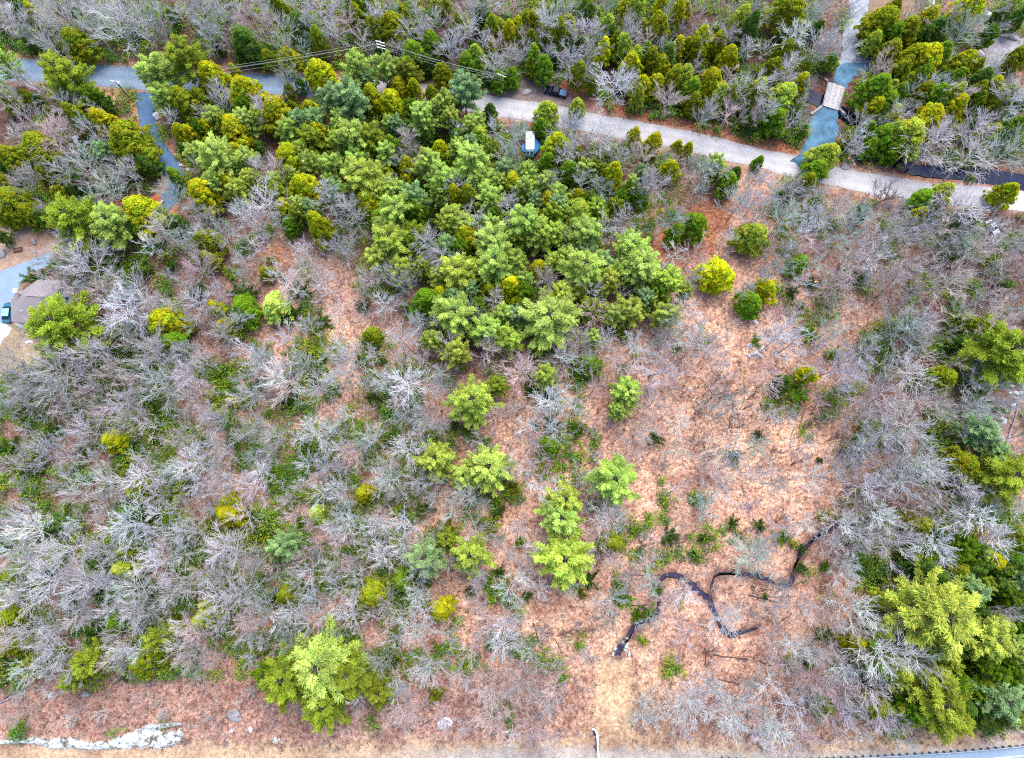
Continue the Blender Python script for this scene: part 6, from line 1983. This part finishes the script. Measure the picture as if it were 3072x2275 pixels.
# ------------------------------------------------------------------ labels of the trees and logs: look, and place by a landmark
LM = [('black pickup', 1668, 277), ('camper trailer', 1590, 432), ('plank bridge', 2452, 288), ('shingled house', 88, 905), ('orange deck', 107, 994), ('driveway utility pole', 380, 280), ('double-armed utility pole', 1160, 190),
      ('dark round pool', 1857, 1960), ('white barrier gate', 1787, 2230), ('rust-leaved boulder', 1203, 2060), ('white rock cluster', 2263, 1045), ('white car', 2978, 682), ('red marker post', 2536, 486), ('gravel pad', 2990, 160),
      ('pale rock ledge', 300, 2235), ('right-edge rock outcrop', 3045, 1170), ('rust-roofed shed', 464, 603), ('brook fork', 2125, 1780), ('tan grass path', 1840, 2100), ('guardrail', 2600, 2270), ('brown leaf clearing', 2010, 730), ('orange clearing', 2350, 1330),
      ('left-edge road end', 0, 205), ('drive and road junction', 2420, 440), ('paved driveway bend', 455, 430), ('stone heap above the verge', 1333, 2172), ('broad stone above the ledge', 706, 2146), ('top left corner', 0, 0), ('top right corner', 3072, 0), ('bottom right corner', 3072, 2275),
      ('middle of the left edge', 0, 1400), ('middle of the right edge', 3072, 1500), ('middle of the top edge', 1536, 0), ('right end of the gravel road', 3072, 600), ('centre of the photo', 1536, 1137), ('left edge above the ledge', 0, 1900)]
# stand-out trees that serve as landmarks themselves
STAND = [(5, 855, 970, 'pine_tree', 'lone starry pine', 'tall pale yellow-green pine standing alone below the photo centre'), (5, 1350, 430, 'pine_tree', 'big starry pine', 'broad light green pine with starry crown at the lower rim of the pine stand'),
         (5, 960, 1400, 'pine_tree', 'round light pine', 'round light green pine right of its yellow-green twin in the lower middle'), (5, 1770, 1480, 'pine_tree', 'clearing pine', 'light green pine standing alone on the left side of the orange clearing'),
         (8, 1450, 350, 'pine_tree', 'double pine', 'broad pale yellow-green pine directly below its light green neighbour in the lower middle'), (8, 840, 330, 'pine_tree', 'oval pine', 'oval pale yellow-green pine left of the double pine'),
         (9, 1640, 720, 'pine_tree', 'huge corner pine', 'huge pale yellow-green pine, the largest crown in the lower right corner'), (7, 2100, 1050, 'pine_tree', 'huge verge pine', 'huge pale yellow-green pine, top of the clump near the rust-leaved boulder'),
         (4, 420, 470, 'pine_tree', 'house pine', 'broad olive-green pine overhanging the right corner of the house'), (1, 860, 950, 'cedar_tree', 'big driveway cedar', 'big olive cedar hugging the left side of the paved driveway'),
         (7, 1860, 260, 'pine_tree', 'blue-green pine', 'pale blue-green pine alone among bare trees of the lower left'), (7, 1490, 60, 'cedar_tree', 'bright bush cedar', 'yellow-green round cedar alone amid bare trees above the blue-green pine'),
         (6, 220, 140, 'cedar_tree', 'bright oval cedar', 'bright yellow oval cedar at the right edge of the brown leaf clearing'), (6, 810, 790, 'cedar_tree', 'slanting yellow cedar', 'bright yellow slanting cedar below the white rock cluster'),
         (4, 750, 1230, 'cedar_tree', 'small round cedar', 'yellow-green round cedar alone in bare woods of the left middle'), (4, 1090, 460, 'cedar_tree', 'broad twin cedar', 'broad yellow-green cedar right of the house in bare woods'),
         (3, 920, 1030, 'hemlock_tree', 'drive-mouth hemlock', 'olive-green round hemlock overhanging the gravel road at the drive mouth'), (2, 1340, 720, 'hemlock_tree', 'roadside hemlock', 'olive-green round hemlock overhanging the gravel road below the black pickup'),
         (6, 2090, 650, 'pine_tree', 'outcrop pine', 'broad olive-green open pine above the rock outcrop at the right edge'), (2, 1790, 530, 'bare_tree', 'great radiating bare tree', 'great grey radiating bare tree at the road right of the black pickup'),
         (9, 1400, 310, 'bare_tree', 'white star bare tree', 'white-barked star-shaped bare tree left of the evergreens in the lower right'), (9, 1110, 660, 'bare_tree', 'round radiating bare tree', 'white-barked round radiating bare tree left of the huge corner pine'),
         (8, 660, 680, 'cedar_tree', 'small yellow cedar', 'yellow-green spiky cedar alone on orange litter above the big stones'), (3, 1660, 930, 'bare_tree', 'fan-shaped bare tree', 'great grey fan-shaped bare tree leaning over the dark brook'), (1, 760, 180, 'bare_tree', 'big lilac bare tree', 'biggest lilac-grey bare tree above the far asphalt road')]
done = set()
for t_, x, y, k, short, lab in STAND:
    u, v = tp(t_, x, y)
    best = min((p for p in PLANTS if p['kind'] == k and id(p['root']) not in done), key=lambda p: (p['u'] - u) ** 2 + (p['v'] - v) ** 2)
    best['root']['label'] = lab
    done.add(id(best['root']))
    LM.append((short, best['u'], best['v']))
DIRS = ['right', 'upper right', 'top', 'upper left', 'left', 'lower left', 'bottom', 'lower right']
SIDE = ['right of', 'up and right of', 'above', 'up and left of', 'left of', 'down and left of', 'below', 'down and right of']
ORD = ['nearest', 'second nearest', 'third nearest', 'fourth nearest', 'fifth nearest', 'sixth nearest', 'seventh nearest', 'eighth nearest', 'ninth nearest', 'tenth nearest', 'eleventh nearest', 'twelfth nearest', 'thirteenth nearest', 'fourteenth nearest', 'fifteenth nearest', 'sixteenth nearest']
NOUN = {'hemlock_tree': 'hemlock', 'cedar_tree': 'cedar', 'pine_tree': 'pine', 'evergreen_sapling': 'young evergreen', 'bare_tree': 'bare tree', 'bare_sapling': 'leaning sapling', 'fallen_log': 'fallen log'}
ALL = PLANTS + LOGOBJ
lmx = np.array([l[1] for l in LM], float)
lmy = np.array([l[2] for l in LM], float)
for kind in NOUN:
    S = [p for p in ALL if p['kind'] == kind]
    if not S:
        continue
    su = np.array([p['u'] for p in S])
    sv_ = np.array([p['v'] for p in S])
    dx = su[:, None] - lmx[None]
    dy = -(sv_[:, None] - lmy[None])
    dist = np.hypot(dx, dy)
    oct_ = np.round(np.arctan2(dy, dx) / (math.pi / 4)).astype(int) % 8
    rank = np.zeros(dist.shape, int)
    for l in range(len(LM)):
        for o_ in range(8):
            m = np.where((oct_[:, l] == o_) & (dist[:, l] > 1))[0]
            m = m[np.argsort(dist[m, l])]
            rank[m, l] = np.arange(len(m))
    rs = np.array([p.get('r', 1) for p in S])
    q1, q2 = np.quantile(rs, (.25, .75))
    for i, p in enumerate(S):
        if id(p['root']) in done:
            continue
        cost = dist[i] * (1 + .35 * rank[i]) + (dist[i] < 2) * 1e6
        l = int(np.argmin(cost))
        if 'desc' in p:
            look = p['desc']
        else:
            size = 'small ' if rs[i] < q1 else 'broad ' if rs[i] > q2 else ''
            if kind == 'evergreen_sapling':
                size = ''
            look = size + (CW.get(p['col']) if kind in ('hemlock_tree', 'cedar_tree', 'pine_tree', 'evergreen_sapling') else TW[p['col']]) + ' ' + NOUN[kind]
        lab = f"{look}, {ORD[min(rank[i, l], 15)]} {NOUN[kind] if 'desc' in p else 'one'} {SIDE[oct_[i, l]]} the {LM[l][0]}"
        lab = lab.replace(' nearest fallen log', ' nearest one')
        lab = lab.replace(' one ', ' ', 1) if len(lab.replace('-', ' ').split()) > 16 else lab
        if len(lab.replace('-', ' ').split()) > 16:
            lab = lab.replace('small ', '', 1) if lab.startswith('small') else lab.replace('broad ', '', 1)
        p['root']['label'] = lab.replace('white-barked', 'whitish') if len(lab.replace('-', ' ').split()) > 16 else lab
